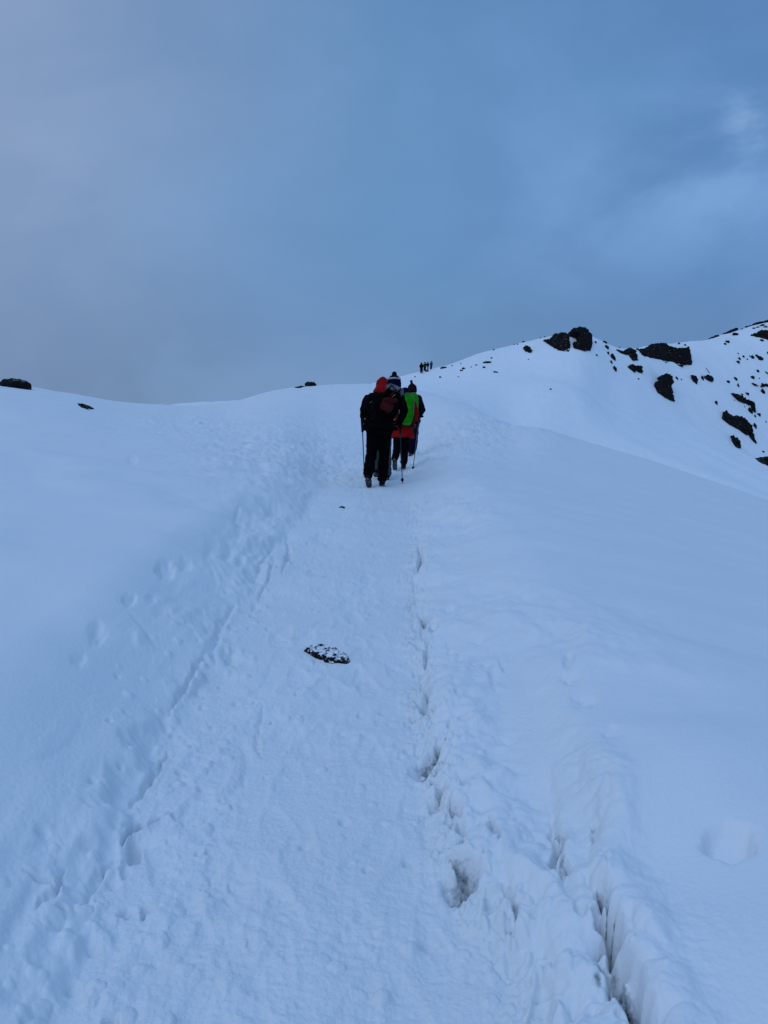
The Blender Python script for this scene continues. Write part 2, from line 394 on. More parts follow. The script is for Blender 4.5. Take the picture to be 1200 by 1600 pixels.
# ---- relief on the snow
def relief(X, Y, Z):
    D = np.zeros_like(Z); GR = np.zeros_like(Z)
    near = (RG < 60)
    x = X[near]; y = Y[near]; gpx = GPX[near]; gpy = GPY[near]
    d = np.zeros_like(x)
    wx = x+.10*fbm(x*2.2, y*2.2, 3, 3); wy = y
    jag = .055*fbm(x*6, y*6, 5, 3)+.05*perlin(x*1.7, y*1.7, 8)
    yl = np.clip(y, 1.3, 12.4)
    xl = np.interp(yl, *E_L); xr = np.interp(yl, *E_R); xs = np.interp(np.clip(y, 1.3, 4.2), *E_S)
    dl = xl-x+jag*1.3; dr = x-xr+jag; ds = x-xs+jag*.5
    f12 = 1-sst(y, 9.5, 13)
    f12b = sst(y, -1, .6)
    onpath = sst(-dl, -.05, .12)*sst(-dr, -.05, .12)
    # crisp lips of the banks
    d += .046*sst(dl, -.04, .11)*f12*(.35+1.0*sst(perlin(x*.9, y*.9, 21), -.4, .5))
    nearR = 1-sst(y, 3.3, 4.4)
    d += (.030+.035*nearR)*sst(dr, -.03, .12)*f12*(.4+.8*sst(perlin(x*1.1, y*1.3, 31), -.4, .4))
    d -= .05*nearR*sst(dr, -.02, .3)*(1-sst(ds, -.1, .1))      # the shelf sags before the second step
    # second step, bottom right, with the crevice at its foot
    dt = x-np.interp(np.clip(y, 1.3, 4.2), *E_T)+.012*perlin(x*20, y*20, 41); dq = ds-jag*.5+.016*perlin(x*10, y*10, 47)+.010*perlin(x*26, y*26, 42)
    fs = (1-sst(y, 2.45, 3.0))*sst(y, .5, 1.2)
    low_ = sst(2.35-y, 0, .5)
    d += fs*(.012+.024*low_)*sst(dq, -.006, .016)+fs*bump(dq, .01, .07)*.016*chunks(x*24+perlin(x*9, y*9, 48), y*20, 13)+fs*.020*bump(dq, .07, .06)+fs*sst(dq, -.02, .0)*(1-sst(dq, .05, .14))*.018*(chunks(x*16, y*7+.3*perlin(x*9, y*9, 2), 9)-.3)
    d += fs*.035*sst(dt, -.008, .022)*(1-.6*low_)+fs*.010*(dt > 0)*(dq < 0)*perlin(x*8, y*9, 43)
    crv = bump(dq, -.014, .009+.008*sst(2.10-y, 0, .25))*(.045*low_*sst(perlin(x*5, y*8, 76), -.15, .25)+.18*sst(2.04-y, 0, .14)*(.7+.8*perlin(x*25, y*18, 77)))*fs
    crt = bump(dt, -.012, .011)*.07*bump(y, 2.33, .16)*(.8+.6*perlin(x*20, y*15, 78))
    d -= crv+crt
    gcv = fs*(.95*bump(dq, -.022, .020)*sst(2.0-y, 0, .08)*(.75+.6*perlin(x*18, y*14, 79))+.40*bump(dt, -.014, .009)*bump(y, 2.33, .12))
    d -= .022*fs*bump(x-.46, .0, .12)*bump(y, 2.62, .18)
    # hollow above it
    # lumps along the banks
    zoneR = sst(dr, -.12, .05)*(1-sst(dr, .22-.10*nearR, .60-.25*nearR))*f12*(.35+.65*sst(perlin(x*.8+4, y*.6, 33), -.3, .3)*(1-nearR)+.65*nearR)
    zoneL = sst(dl, -.15, .05)*(1-sst(dl, .15, .6))*f12*(.25+.9*sst(perlin(x*.9, y*.7+3, 34), -.25, .45))
    lum = .55*billow(wx*3.4, wy*2.4, 11, 2, .4)+.9*perlin(wx*2.6, wy*1.7, 19); lum2 = fbm(x*9, y*8, 15, 3, .5)
    ck = chunks(wx*8.5+.3*fbm(x*9, y*9, 36, 2), wy*7.5, 3); ck2 = chunks(x*19, y*17, 5)
    d += zoneR*((.018+.006*nearR)*lum+.004*lum2+(.016+.034*nearR)*ck+.011*ck2)+zoneL*(.45+.55*sst(y, 2.6, 4.2))*(.016*lum+.003*lum2+.008*ck)
    # grooves that run along the left bank
    d += zoneL*(.016*perlin((x-xl)*8+.6*perlin(x*2, y*2, 46), y*1.2, 44)+.010*perlin((x-xl)*17, y*3, 45))
    # trodden floor of the path: fine churn
    pf = onpath*(1-sst(y, 24, 34))*f12b
    fz = f12*f12b*np.clip(onpath+sst(dr, -.1, .1)*(1-sst(dr, .3, .7))+sst(dl, -.1, .1)*(1-sst(dl, .2, .6)), 0, 1)
    d += fz*(.0028*perlin(x*38, y*34, 131)*sst(perlin(x*4, y*3, 132), -.3, .4)+.0016*perlin(x*75, y*68, 133))
    trail = bump(x, path_c(y)+.1, .9+.06*y)*sst(y, 9, 12)*(1-sst(y, 25, 33))
    tr = np.maximum(pf*f12, trail)
    fl = sst(fbm(x*1.7, y*1.5, 57, 2), -.35, .45)
    d += tr*(.0055*(.35+fl)*fbm(x*7, y*6, 51, 4, .55)+.016*fbm(x*1.9, y*1.4, 52, 2)-.004*fl*np.abs(perlin(x*20, y*26, 53)))
    d += trail*.070*fbm(x*2.6, y*1.3, 54, 4, .6)*sst(y, 12, 16)
    # small chunks along the foot of the right bank
    foot = bump(dr, -.03, .075)*f12
    d += foot*(.018*np.abs(perlin(x*30, y*26, 71))*2-.03*sst(perlin(x*12, y*9, 72), .05, .4))
    # wind crust left of the walkers and by the trail on the right (seen at a low angle)
    st = np.clip(bump(gpx, 440, 130)*bump(gpy, 715, 55)*1.2+bump(gpx, 300, 120)*bump(gpy, 665, 22)*.7, 0, 1)
    a = x*.80+y*.60; b = -x*.60+y*.80
    d += st*(.085*fbm(a*.7, b*2.6, 81, 4, .6)+.035*billow(a*2, b*5, 85, 2))
    st2 = np.clip(bump(gpx, 720, 70)*bump(gpy, 680, 26)+.8*bump(gpx, 720, 60)*bump(gpy, 800, 45), 0, 1)
    d += st2*(.085*fbm(a*1.6+3, b*2.8, 91, 4, .6))
    # edge of disturbed crust, right
    st3 = bump(gpx, 860, 190)*bump(gpy-(gpx-860)*.28, 980, 55)
    d += st3*(.034*fbm(x*2.4, y*1.9, 95, 4, .55)+.012*billow(x*4, y*3, 96, 2))
    st4 = bump(gpx, 400, 55)*bump(gpy, 830, 70)
    d += st4*.05*(fbm(x*2.6, y*1.4, 97, 4, .55))
    # broad gentle drift shapes everywhere
    d += .030*fbm(x*.45, y*.35, 101, 3)*sst(y, 3, 9)+.010*fbm(x*1.2, y*1.0, 102, 3)*(1-onpath)
    D[near] = d
    GR[near] = gcv
    # pits, holes and single prints: photo x, y, half width/height in px, depth in m, sharpness
    pits = [(944,1562,13,14,.05,2),(958,1588,10,14,.08,2),(935,1590,9,8,.03,2),(1140,1352,38,30,.19,4),(258,893,13,13,.09,3),(290,888,9,8,.05,2),(200,950,12,9,.06,3),(236,946,7,8,.03,2),(152,1002,11,16,.05,2),
            (122,1045,10,10,.025,2),(890,1042,9,16,.06,2),(886,1072,15,9,.05,2),(912,1108,20,15,.05,2),(955,1178,18,12,.03,2),
            (672,1207,26,15,.13,3),(684,1262,13,11,.08,3),(706,1292,11,8,.07,3),(722,1338,9,9,.06,2),(722,1388,24,20,.14,3),(640,1170,8,5,.03,2),
            (658,882,6,8,.10,3),(652,895,5,8,.06,2),(645,948,9,5,.08,3),(676,988,7,8,.10,3),(662,985,5,12,.07,3),(660,1060,8,12,.07,2),(648,1135,8,5,.06,3),
            (674,1138,6,6,.06,2),(664,1110,6,14,.05,2),(650,1050,5,5,.04,2),(745,1155,22,7,.03,2),(790,1165,12,6,.03,2),(775,1200,24,18,.05,2),
            (835,1245,40,36,.03,2),(800,1470,10,16,.09,3),(735,1528,7,7,.03,2),(770,1345,8,22,.05,2),
            (948,1420,10,40,-.018,2),(905,1400,10,40,-.012,2),(735,1300,15,12,-.03,2),(700,1265,10,9,-.02,2),(745,1255,16,14,-.025,2),(718,1240,12,14,-.025,2),(760,1390,14,24,-.025,2),(690,1320,9,9,-.02,2),(780,1440,16,14,-.02,2),(820,1440,24,16,-.025,2),(110,1480,22,16,-.03,2),(160,1460,16,18,-.035,2),(150,1400,9,30,-.02,2),(75,1500,24,12,-.02,2),(225,1465,12,9,-.02,2),(60,1560,30,26,-.02,2),(190,1340,8,34,-.025,2),(310,905,22,18,-.025,2),(295,960,26,16,-.02,2),(400,830,22,22,-.03,2),(210,1330,10,22,.13,4),(228,1315,26,8,.05,2),(196,1362,7,9,.07,2),(178,1382,10,8,.05,3),
            (156,1410,8,5,.04,2),(88,1455,16,8,.05,2),(145,1482,9,7,.05,3),(235,1455,14,6,.04,2),(245,1505,6,5,.03,2),(330,1368,4,7,.035,2),(360,1378,4,6,.035,2),
            (345,1250,3,4,.02,2),(415,1210,4,4,.02,2),(290,1220,14,10,.03,2),(382,1215,4,10,.02,2),(258,1130,7,10,.04,2),
            (400,945,6,6,.05,2),(450,870,5,7,.07,3),(375,885,6,9,.03,2),(402,905,9,6,.05,2),(360,1025,12,12,.06,2),(345,965,12,6,.03,2),(325,870,7,11,.03,2),
            (372,820,8,22,.04,2),(430,800,10,10,.04,2),(770,1060,6,18,.03,2),(745,1010,12,7,.03,2),(700,960,9,8,.04,2),(842,975,16,7,.03,2),(205,720,9,7,.05,2)]
    for (cx, cy, a, b, dep, sh) in pits:
        m = (np.abs(GPX-cx) < a*2.6+4) & (np.abs(GPY-cy) < b*2.6+4) & (RG < 45) & front
        if not m.any(): continue
        sc_ = 2.2*F/np.maximum(RG[m], 1)/max(a, b)/60
        gx = (GPX[m]-cx)/a; gy = (GPY[m]-cy)/b; L0 = max(a, b)
        n1 = perlin(GPX[m]/L0*1.1+cx, GPY[m]/L0*1.1+cy, 3); n2 = perlin(GPX[m]/L0*1.1+cy, GPY[m]/L0*1.1-cx, 9)
        n3 = perlin(GPX[m]/L0*2.7+cx, GPY[m]/L0*2.7, 5)
        nf = .7 if a > 30 else 1.0
        gx = gx+(.42*n1+.12*n3)*nf; gy = gy+.42*n2*nf
        hs = (math.sin(cx*1.7+cy)*.6)
        tilt = np.clip(.62+.42*(gy*.8+gx*hs), .15, 1.25)           # one side shelves gently, the other is cut steep
        q = np.sqrt(gx**2+gy**2)
        dirt_shade = {944: 1.0, 958: 1.15, 935: .8, 672: .85, 722: .75, 706: .5, 684: .5, 676: .5, 658: .5, 645: .4, 210: .3, 674: .35, 660: .35, 662: .35, 664: .35, 800: .35, 648: .3}.get(cx, 0) if dep > 0 else 0
        if dirt_shade: GR[m] = np.maximum(GR[m], dirt_shade*np.exp(-((q if True else q)*1.0)**2))  # darkens pit floors: bare ground in a few, painted recess shade in the rest
        amp = dep*(.5 if cy > 1180 and dep > 0 and not dirt_shade and a < 40 else .8)
        D[m] -= amp*np.exp(-q**(sh+.5))*tilt
    # ragged creases where the trodden snow has broken away from the banks: photo polyline, half width m, depth m, darkness of painted shade and bare ground
    creases = [([(192,1362),(203,1338),(232,1323),(268,1300)],.010,.075,.30),([(176,1388),(160,1408),(128,1470)],.012,.035,0),([(205,1300),(240,1245),(262,1200)],.010,.035,0),
               ([(262,1150),(300,1085),(322,1050)],.010,.03,0),([(335,1040),(345,1000),(368,960)],.016,.028,.1),([(395,925),(408,895),(430,862)],.014,.03,.15),([(440,905),(452,870),(448,850)],.015,.04,.15),
               ([(402,945),(420,915),(428,880)],.012,.04,.1),([(365,860),(374,835)],.018,.02,0),([(60,1500),(92,1460),(100,1430)],.010,.03,0),([(40,1462),(88,1458),(95,1440)],.008,.03,0),
               ([(222,1470),(228,1458),(250,1450)],.008,.035,.1),([(412,1120),(400,1170),(408,1200)],.010,.015,0),
               ([(652,862),(658,880),(650,905)],.016,.07,.7),([(640,948),(655,950)],.014,.05,.5),([(655,972),(666,990),(676,985)],.018,.08,.75),([(662,1005),(668,1035),(664,1060)],.012,.055,.55),
               ([(658,1085),(668,1110),(660,1130),(672,1145)],.012,.055,.65),([(640,1135),(652,1140)],.012,.035,.5),([(652,1212),(675,1205),(694,1190)],.022,.085,.85),([(672,1245),(690,1262),(688,1275)],.014,.07,.7),
               ([(690,1282),(712,1300),(720,1320)],.012,.06,.6),([(716,1330),(724,1345)],.012,.05,.6),([(705,1382),(728,1398),(740,1412)],.020,.085,.85),([(765,1335),(772,1360),(782,1385)],.009,.05,.35),
               ([(788,1445),(800,1468),(812,1490)],.011,.075,.7),([(745,1155),(772,1150)],.008,.02,.1),([(780,1075),(790,1095)],.008,.02,.1),([(872,1362),(876,1385),(884,1398)],.012,.05,.75),
               ([(878,1415),(882,1438),(892,1455)],.011,.05,.75),([(928,1395),(926,1420)],.010,.03,.5),([(935,1500),(946,1520),(948,1545)],.012,.06,.9),([(925,1540),(945,1556),(960,1560)],.010,.07,1.0),([(935,1580),(955,1575),(968,1598)],.012,.10,1.15)]
    for (pl, wd, dep, gr) in creases:
        P = [plane_pt(*p) for p in pl]
        x0 = min(p[0] for p in P)-.12; x1 = max(p[0] for p in P)+.12; y0 = min(p[1] for p in P)-.15; y1 = max(p[1] for p in P)+.15
        m = (X > x0) & (X < x1) & (Y > y0) & (Y < y1)
        xx = X[m]+.014*perlin(X[m]*22, Y[m]*18, 141)+.006*perlin(X[m]*60, Y[m]*50, 142); yy = Y[m]+.014*perlin(X[m]*20+5, Y[m]*18, 143)
        best = np.full(xx.shape, 9.0); sd_ = np.zeros(xx.shape); tt_ = np.zeros(xx.shape)
        for i in range(len(P)-1):
            ax, ay = P[i]; bx, by = P[i+1]; L2 = (bx-ax)**2+(by-ay)**2
            t = np.clip(((xx-ax)*(bx-ax)+(yy-ay)*(by-ay))/L2, 0, 1)
            ddx = xx-ax-t*(bx-ax); ddy = yy-ay-t*(by-ay); dd = np.hypot(ddx, ddy)
            u = dd < best; best = np.where(u, dd, best); tt_ = np.where(u, (i+t)/(len(P)-1), tt_)
            sd_ = np.where(u, np.sign((bx-ax)*ddy-(by-ay)*ddx), sd_)
        tap = .35+.65*np.sin(np.pi*np.clip(tt_, .02, .98))
        wv = wd*tap*(1+.5*perlin(X[m]*15, Y[m]*12, 144))
        g_ = np.exp(-(best/np.maximum(wv, .003))**2)
        D[m] -= dep*tap*g_; D[m] += .16*dep*tap*np.exp(-((best-2.2*wd)/(1.2*wd))**2)*(.6+.8*perlin(X[m]*18, Y[m]*14, 145))
        if gr: GR[m] = np.maximum(GR[m], gr*.9*np.exp(-(best/np.maximum(wv*1.15, .003))**2))  # crease shade painted into the colour; crevice ones also show dark ground
    rnd = random.Random(5)
    def patch(xx, yy, rad):
        r0 = math.hypot(xx, yy); k0 = np.searchsorted(RR, r0-rad); k1 = np.searchsorted(RR, r0+rad)
        t0 = math.atan2(xx, yy); dt_ = rad/r0; return slice(k0, k1), slice(np.searchsorted(TH, t0-dt_), np.searchsorted(TH, t0+dt_))
    # pole holes and small crumbs of snow, thickest along the foot of the banks
    for i in range(900):
        yy = 1.5+rnd.random()**1.2*9; side = rnd.random()
        el = float(np.interp(yy, *E_L)); er = float(np.interp(yy, *E_R))
        if side < .38: xx = er+rnd.gauss(.04, .10)
        elif side < .70: xx = el+rnd.gauss(.02, .16)
        else: xx = rnd.uniform(el, er)
        hole = rnd.random() < (.35 if side < .38 else .16)
        rr_ = rnd.uniform(.008, .018) if hole else rnd.uniform(.007, .022)
        a_, b_ = patch(xx, yy, rr_*3.2)
        dx = X[a_, b_]-xx; dy = Y[a_, b_]-yy; q2 = (dx*dx*rnd.uniform(.7, 1.4)+dy*dy*rnd.uniform(.5, 1.3))/rr_**2
        if hole: D[a_, b_] -= rnd.uniform(.012, .040)*np.exp(-q2**1.5)
        else: D[a_, b_] += rr_*rnd.uniform(.4, .8)*np.sqrt(np.maximum(0, 1-q2*.6))
    # scraped lines and slid steps along the left bank
    for i in range(46):
        yy = 1.7+rnd.random()**1.2*8; el = float(np.interp(yy, *E_L)); xx = el+rnd.gauss(-.05, .22); L_ = rnd.uniform(.08, .35)
        ang = rnd.gauss(.12, .35); c, s_ = math.cos(ang), math.sin(ang)
        a_, b_ = patch(xx, yy, L_+.08); dx = X[a_, b_]-xx; dy = Y[a_, b_]-yy
        al = -dx*s_+dy*c; bl = dx*c+dy*s_+.03*np.sin(al*9+i)
        D[a_, b_] += rnd.uniform(.006, .020)*(1/(1+np.exp(-bl/.007))-.0)*np.exp(-np.maximum(bl, 0)/.06)*np.exp(-(al/L_)**4)*(1 if rnd.random() < .4 else -1)
    # boot prints in the trodden snow
    for i in range(420):
        yy = 1.4+(rnd.random()**1.3)*19
        cx = float(path_c(yy)); hw = .50 if yy < 12 else 1.0
        xx = cx+rnd.uniform(-1, 1)*hw
        ang = rnd.gauss(0, .25)
        c, s_ = math.cos(ang), math.sin(ang)
        r0 = math.hypot(xx, yy); k0 = np.searchsorted(RR, r0-.25); k1 = np.searchsorted(RR, r0+.25)
        t0 = math.atan2(xx, yy); dt = .25/r0; j0 = np.searchsorted(TH, t0-dt); j1 = np.searchsorted(TH, t0+dt)
        dx = X[k0:k1, j0:j1]-xx; dy = Y[k0:k1, j0:j1]-yy
        al = -dx*s_+dy*c; bl = dx*c+dy*s_
        q = np.sqrt((al/.135)**2+(bl/(.052-.012*np.sin(al*14)))**2)
        dep = rnd.uniform(.002, .008)
        D[k0:k1, j0:j1] -= dep*(1/(1+np.exp((q-1)*9)))-.3*dep*np.exp(-((q-1.25)/.2)**2)-dep*.25*np.sin(al*150)*.5*(q < .95)
    # far slopes
    farm = (RG > 30)
    x = X[farm]; y = Y[farm]
    ff = sst(RG[farm], 55, 75)
    D[farm] += ff*(1-sst(RG[farm], 300, 900)*.5)*(.55*fbm(x*.05+2, y*.035, 111, 3)+.05*fbm(x*.5, y*.3, 112, 4, .6))
    D[farm] += ff*.9*sst(GPX[farm], 850, 1150)*fbm(x*.09+y*.05, y*.012, 115, 2)*.6
    return D, GR
D, GRIT_SHADE = relief(X, Y, Z)
Z = Z+D
VP = (Z-EYE)/np.maximum(Y, .05)     # sight-line height of every vertex

# mesh: one sheet, split into path, snow field and hill
V = np.stack([X.ravel(), Y.ravel(), Z.ravel()], 1)
I, J = np.meshgrid(np.arange(nR-1), np.arange(nT), indexing='ij')
J2 = (J+1) % nT
quads = np.stack([I*nT+J, I*nT+J2, (I+1)*nT+J2, (I+1)*nT+J], -1).reshape(-1, 4)[:, ::-1]
full = npmesh('full', V, quads, None, link_it=False)
NRM = np.empty(len(V)*3, dtype=np.float32); full.data.vertices.foreach_get('normal', NRM); NRM = NRM.reshape(-1, 3)
if NRM[len(V)//2, 2] < 0:
    quads = quads[:, ::-1]; NRM = -NRM
fx = V[quads[:, 0], 0]; fy = V[quads[:, 0], 1]
xl = np.interp(np.clip(fy, 1.3, 12.4), *E_L); xr = np.interp(np.clip(fy, 1.3, 12.4), *E_R)
pc = path_c(fy); wl = np.where(fy > 12.4, pc-.9, xl+.02); wr = np.where(fy > 12.4, pc+.9, xr-.02)
tt = sst(fy, 11, 14)
wl = (xl+.02)*(1-tt)+(pc-.9)*tt; wr = (xr-.02)*(1-tt)+(pc+.9)*tt
wob = .05*perlin(fx*3, fy*3, 5)
rfac = np.hypot(fx, fy)
ispath = (fx > wl+wob) & (fx < wr+wob) & (fy > -6) & (fy < 24.5)
ishill = rfac > 58
def submesh(name, mask, mat):
    q = quads[mask]; u, inv = np.unique(q.ravel(), return_inverse=True)
    o = npmesh(name, V[u], inv.reshape(-1, 4), mat)
    o.data.normals_split_custom_set_from_vertices(NRM[u].tolist())
    at = o.data.attributes.new('grit_shade', 'FLOAT', 'POINT'); at.data.foreach_set('value', GRIT_SHADE.ravel()[u].astype(np.float32))
    return tag(o, kind='structure')
submesh('path', ispath & ~ishill, M_PATH)
submesh('snow_ground', ~ispath & ~ishill, M_SNOW)
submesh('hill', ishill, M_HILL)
bpy.data.objects.remove(full)

def gcol(px): return int(np.clip(np.searchsorted(TH, math.atan((px-600)/F)), 1, nT-2))
def hit(px, py, layer=1):
    """first point of the terrain seen at a photo pixel (layer 2: the hill behind the first crest)"""
    j = gcol(px); col = VP[:, j]; v = (800-py)/F
    lo = 5 if layer == 1 else int(np.searchsorted(RR, 55)); hi = int(np.searchsorted(RR, 55 if layer == 1 else 230))
    k = lo+int(np.argmax(col[lo:hi] >= v))
    if col[k] < v: k = lo+int(np.argmax(col[lo:hi]))
    return Vector((X[k, j], Y[k, j], Z[k, j]))
def ground(x, y):
    r = math.hypot(x, y); t = math.atan2(x, y)
    j = int(np.clip(np.searchsorted(TH, t), 1, nT-1)); k = int(np.clip(np.searchsorted(RR, r), 1, nR-1))
    a = (t-TH[j-1])/(TH[j]-TH[j-1]); b = (r-RR[k-1])/(RR[k]-RR[k-1])
    return float((Z[k-1, j-1]*(1-a)+Z[k-1, j]*a)*(1-b)+(Z[k, j-1]*(1-a)+Z[k, j]*a)*b)

# ------------------------------------------------------------------ organic modelling helpers
class Geo:
    def __init__(s): s.v = []; s.f = []
    def add(s, v, f):
        n = len(s.v); s.v += [tuple(p) for p in v]; s.f += [tuple(i+n for i in q) for q in f]
    def cap(s, a, b, r1, r2=None, flat=1.0, seg=12, axis=(0, 1, 0)):
        """tapered capsule; flat squashes the section along `axis`"""
        a = Vector(a); b = Vector(b); r2 = r1 if r2 is None else r2
        d = (b-a); L = d.length
        d = d/L if L > 1e-6 else Vector((0, 0, 1))
        q = d.to_track_quat('Z', 'Y').to_matrix(); ex = q @ Vector((1, 0, 0)); ey = q @ Vector((0, 1, 0))
        ax = Vector(axis)
        rings = []
        for t in (-80, -55, -25, 0): rings.append((a+d*r1*math.sin(math.radians(t)), r1*math.cos(math.radians(t))))
        for t in (0, 25, 55, 80): rings.append((b+d*r2*math.sin(math.radians(t)), r2*math.cos(math.radians(t))))
        vs = []
        for c, r in rings:
            for k in range(seg):
                an = 2*math.pi*k/seg; o = (ex*math.cos(an)+ey*math.sin(an))*r
                if flat != 1: o = o-ax*(o.dot(ax))*(1-flat)
                vs.append(c+o)
        fs = [tuple(range(seg))[::-1]]
        for i in range(len(rings)-1):
            for k in range(seg): k2 = (k+1) % seg; fs.append((i*seg+k, i*seg+k2, (i+1)*seg+k2, (i+1)*seg+k))
        fs.append(tuple((len(rings)-1)*seg+k for k in range(seg)))
        s.add(vs, fs); return s
    def loft(s, secs, seg=20, p=2.4):
        """secs: (centre, rx, ry) horizontal super-elliptic sections, bottom to top"""
        vs = []
        for c, rx, ry in secs:
            c = Vector(c)
            for k in range(seg):
                an = 2*math.pi*k/seg; cx = math.cos(an); sy = math.sin(an)
                vs.append(c+Vector((math.copysign(abs(cx)**(2/p), cx)*rx, math.copysign(abs(sy)**(2/p), sy)*ry, 0)))
        n = len(secs); fs = [tuple(range(seg))[::-1]]
        for i in range(n-1):
            for k in range(seg): k2 = (k+1) % seg; fs.append((i*seg+k, i*seg+k2, (i+1)*seg+k2, (i+1)*seg+k))
        fs.append(tuple((n-1)*seg+k for k in range(seg)))
        s.add(vs, fs); return s
    def ball(s, c, r, sc=(1, 1, 1)):
        bm = bmesh.new(); bmesh.ops.create_icosphere(bm, subdivisions=3, radius=1)
        s.add([Vector(c)+Vector((v.co.x*r*sc[0], v.co.y*r*sc[1], v.co.z*r*sc[2])) for v in bm.verts], [tuple(v.index for v in f.verts) for f in bm.faces])
        bm.free(); return s
    def tube(s, pts, r, seg=8):
        for i in range(len(pts)-1): s.cap(pts[i], pts[i+1], r if isinstance(r, (int, float)) else r[i], None if isinstance(r, (int, float)) else r[i+1], seg=seg)
        return s
    def solid(s, name, mat, parent=None, voxel=.014, sm=2, wr=0.0, wsc=12, smooth=True, seed=0, origin=None):
        """fuse everything into one continuous surface, then wrinkle it"""
        me = bpy.data.meshes.new('tmp'); me.from_pydata([tuple(v) for v in s.v], [], s.f); me.update()
        o = bpy.data.objects.new('tmp', me); COL.objects.link(o)
        rm = o.modifiers.new('r', 'REMESH'); rm.mode = 'VOXEL'; rm.voxel_size = voxel
        if sm:
            sp = o.modifiers.new('s', 'SMOOTH'); sp.iterations = sm; sp.factor = .5
        dg = bpy.context.evaluated_depsgraph_get(); ev = o.evaluated_get(dg)
        m2 = bpy.data.meshes.new_from_object(ev); bpy.data.objects.remove(o); bpy.data.meshes.remove(me)
        if wr:
            off = Vector((seed*3.7, seed*1.3, seed*2.1)); nrm = [v.normal.copy() for v in m2.vertices]
            for v, n in zip(m2.vertices, nrm):
                v.co += n*wr*(mnoise.noise(v.co*wsc+off)+.5*mnoise.noise(v.co*wsc*2.3+off))
        if origin is not None:
            for v in m2.vertices: v.co -= Vector(origin)
        m2.name = name; m2.materials.clear(); m2.materials.append(mat)
        for p in m2.polygons: p.use_smooth = smooth
        r = bpy.data.objects.new(name, m2); link(r, parent)
        if origin is not None and parent is None: r.location = origin
        return r
    def plain(s, name, mat, parent=None, smooth=True):
        return npmesh(name, s.v, s.f, mat, parent, smooth)

def empty(name, loc, label, cat, group=None):
    o = bpy.data.objects.new(name, None); o.location = loc; COL.objects.link(o)
    return tag(o, label, cat, group)

# ------------------------------------------------------------------ rocks
def rock_poly(pts, label, layer=2, name='rock', stand=.45, thick=.5, mat=None, disp=1.0, group=None):
    """a lava outcrop: the face seen in the photo, laid back along the slope and running into the ground"""
    pts = [Vector(p) for p in pts]
    cx = sum(p.x for p in pts)/len(pts); ymax = max(p.y for p in pts)
    hits = [hit(p.x, p.y, layer) for p in pts]
    Yb = min(h.y for h in hits)
    W = (max(p.x for p in pts)-min(p.x for p in pts))/F*Yb
    # roughen the outline
    out = []
    n = len(pts); rnd = random.Random(int(cx*7+ymax))
    for i in range(n):
        p, q = pts[i], pts[(i+1) % n]; k = max(1, int((q-p).length/2.5))
        nrm = Vector((q.y-p.y, p.x-q.x)).normalized() if (q-p).length > 0 else Vector((0, 0))
        for t in range(k):
            m = p.lerp(q, t/k); yy = hits[i].y*(1-t/k)+hits[(i+1) % n].y*t/k
            low = m.y
            for u in range(n):
                e0, e1 = pts[u], pts[(u+1) % n]
                if (e0.x-m.x)*(e1.x-m.x) <= 0 and abs(e0.x-e1.x) > 1e-6:
                    low = max(low, e0.y+(e1.y-e0.y)*(m.x-e0.x)/(e1.x-e0.x))
            yf = min(yy, hit(m.x, low, layer).y); yy = (yf+(yy-yf)*stand, yy)
            jit = rnd.uniform(-.7, .7)*disp if t else 0
            out.append((m.x+nrm.x*jit, m.y+nrm.y*jit, yy))
    fr = []; bk = []
    for (a, b, yy) in out:
        Yv, yy = yy
        P = px2(a, b, Yv); fr.append(P-Vector((0, thick*(.25 if layer == 1 else 1.2), 0)))
        bk.append(Vector((P.x, yy+thick*1.2, P.z-.03*thick)))
    g = Geo(); n = len(fr)
    fs = [tuple(range(n))]+[(i, (i+1) % n+0, (i+1) % n+n, i+n) for i in range(n)]+[tuple(range(2*n-1, n-1, -1))]
    g.add(fr+bk, fs)
    # triangulate / fix normals through bmesh
    bm = bmesh.new(); vs = [bm.verts.new(v) for v in g.v]
    for f in g.f:
        try: bm.faces.new([vs[i] for i in f])
        except ValueError: pass
    bmesh.ops.triangulate(bm, faces=bm.faces[:]); bmesh.ops.recalc_face_normals(bm, faces=bm.faces[:])
    bm.verts.index_update()
    g2 = Geo(); g2.add([v.co.copy() for v in bm.verts], [tuple(v.index for v in f.verts) for f in bm.faces]); bm.free()
    org = px2(cx, ymax, Yb)
    px_m = Yb/F
    vox = max(px_m*.8, min(W, 3)/90)
    o = g2.solid(name, mat or M_ROCK, None, voxel=vox, sm=1, wr=px_m*1.5, wsc=.35/px_m, smooth=False, seed=int(cx) % 17, origin=org)
    return tag(o, label, 'rock', group)
def c3(*p): return [(800+a/3, 480+b/3) for a, b in p]
BIG = {}
def big(key, pts, label, **k): BIG[key] = (sum(p[0] for p in pts)/len(pts), sum(p[1] for p in pts)/len(pts)); return rock_poly(pts, label, **k)
big('left of the two skyline boulders', c3((143,157),(190,150),(195,128),(235,122),(262,130),(268,180),(265,213),(240,212),(200,200),(170,178)), 'broad black boulder on the ridge top, left of the rounded one', stand=.3)
big('rounded skyline boulder', c3((282,105),(310,95),(340,98),(370,130),(372,170),(365,205),(330,205),(288,195),(288,165),(315,155),(318,130)), 'tall rounded black boulder standing against the sky on the ridge top', stand=.2)
big('large black outcrop', c3((578,195),(640,200),(650,175),(720,172),(735,190),(790,195),(825,188),(832,220),(838,270),(790,272),(740,258),(690,248),(610,232)), 'large black lava outcrop under the snowy skyline, biggest rock on the hill', stand=.3)
big('ragged rock beside the outcrop', c3((485,200),(520,208),(545,192),(578,205),(585,252),(560,250),(540,225),(505,220)), 'ragged dark rock touching the left end of the large black outcrop', stand=.4)
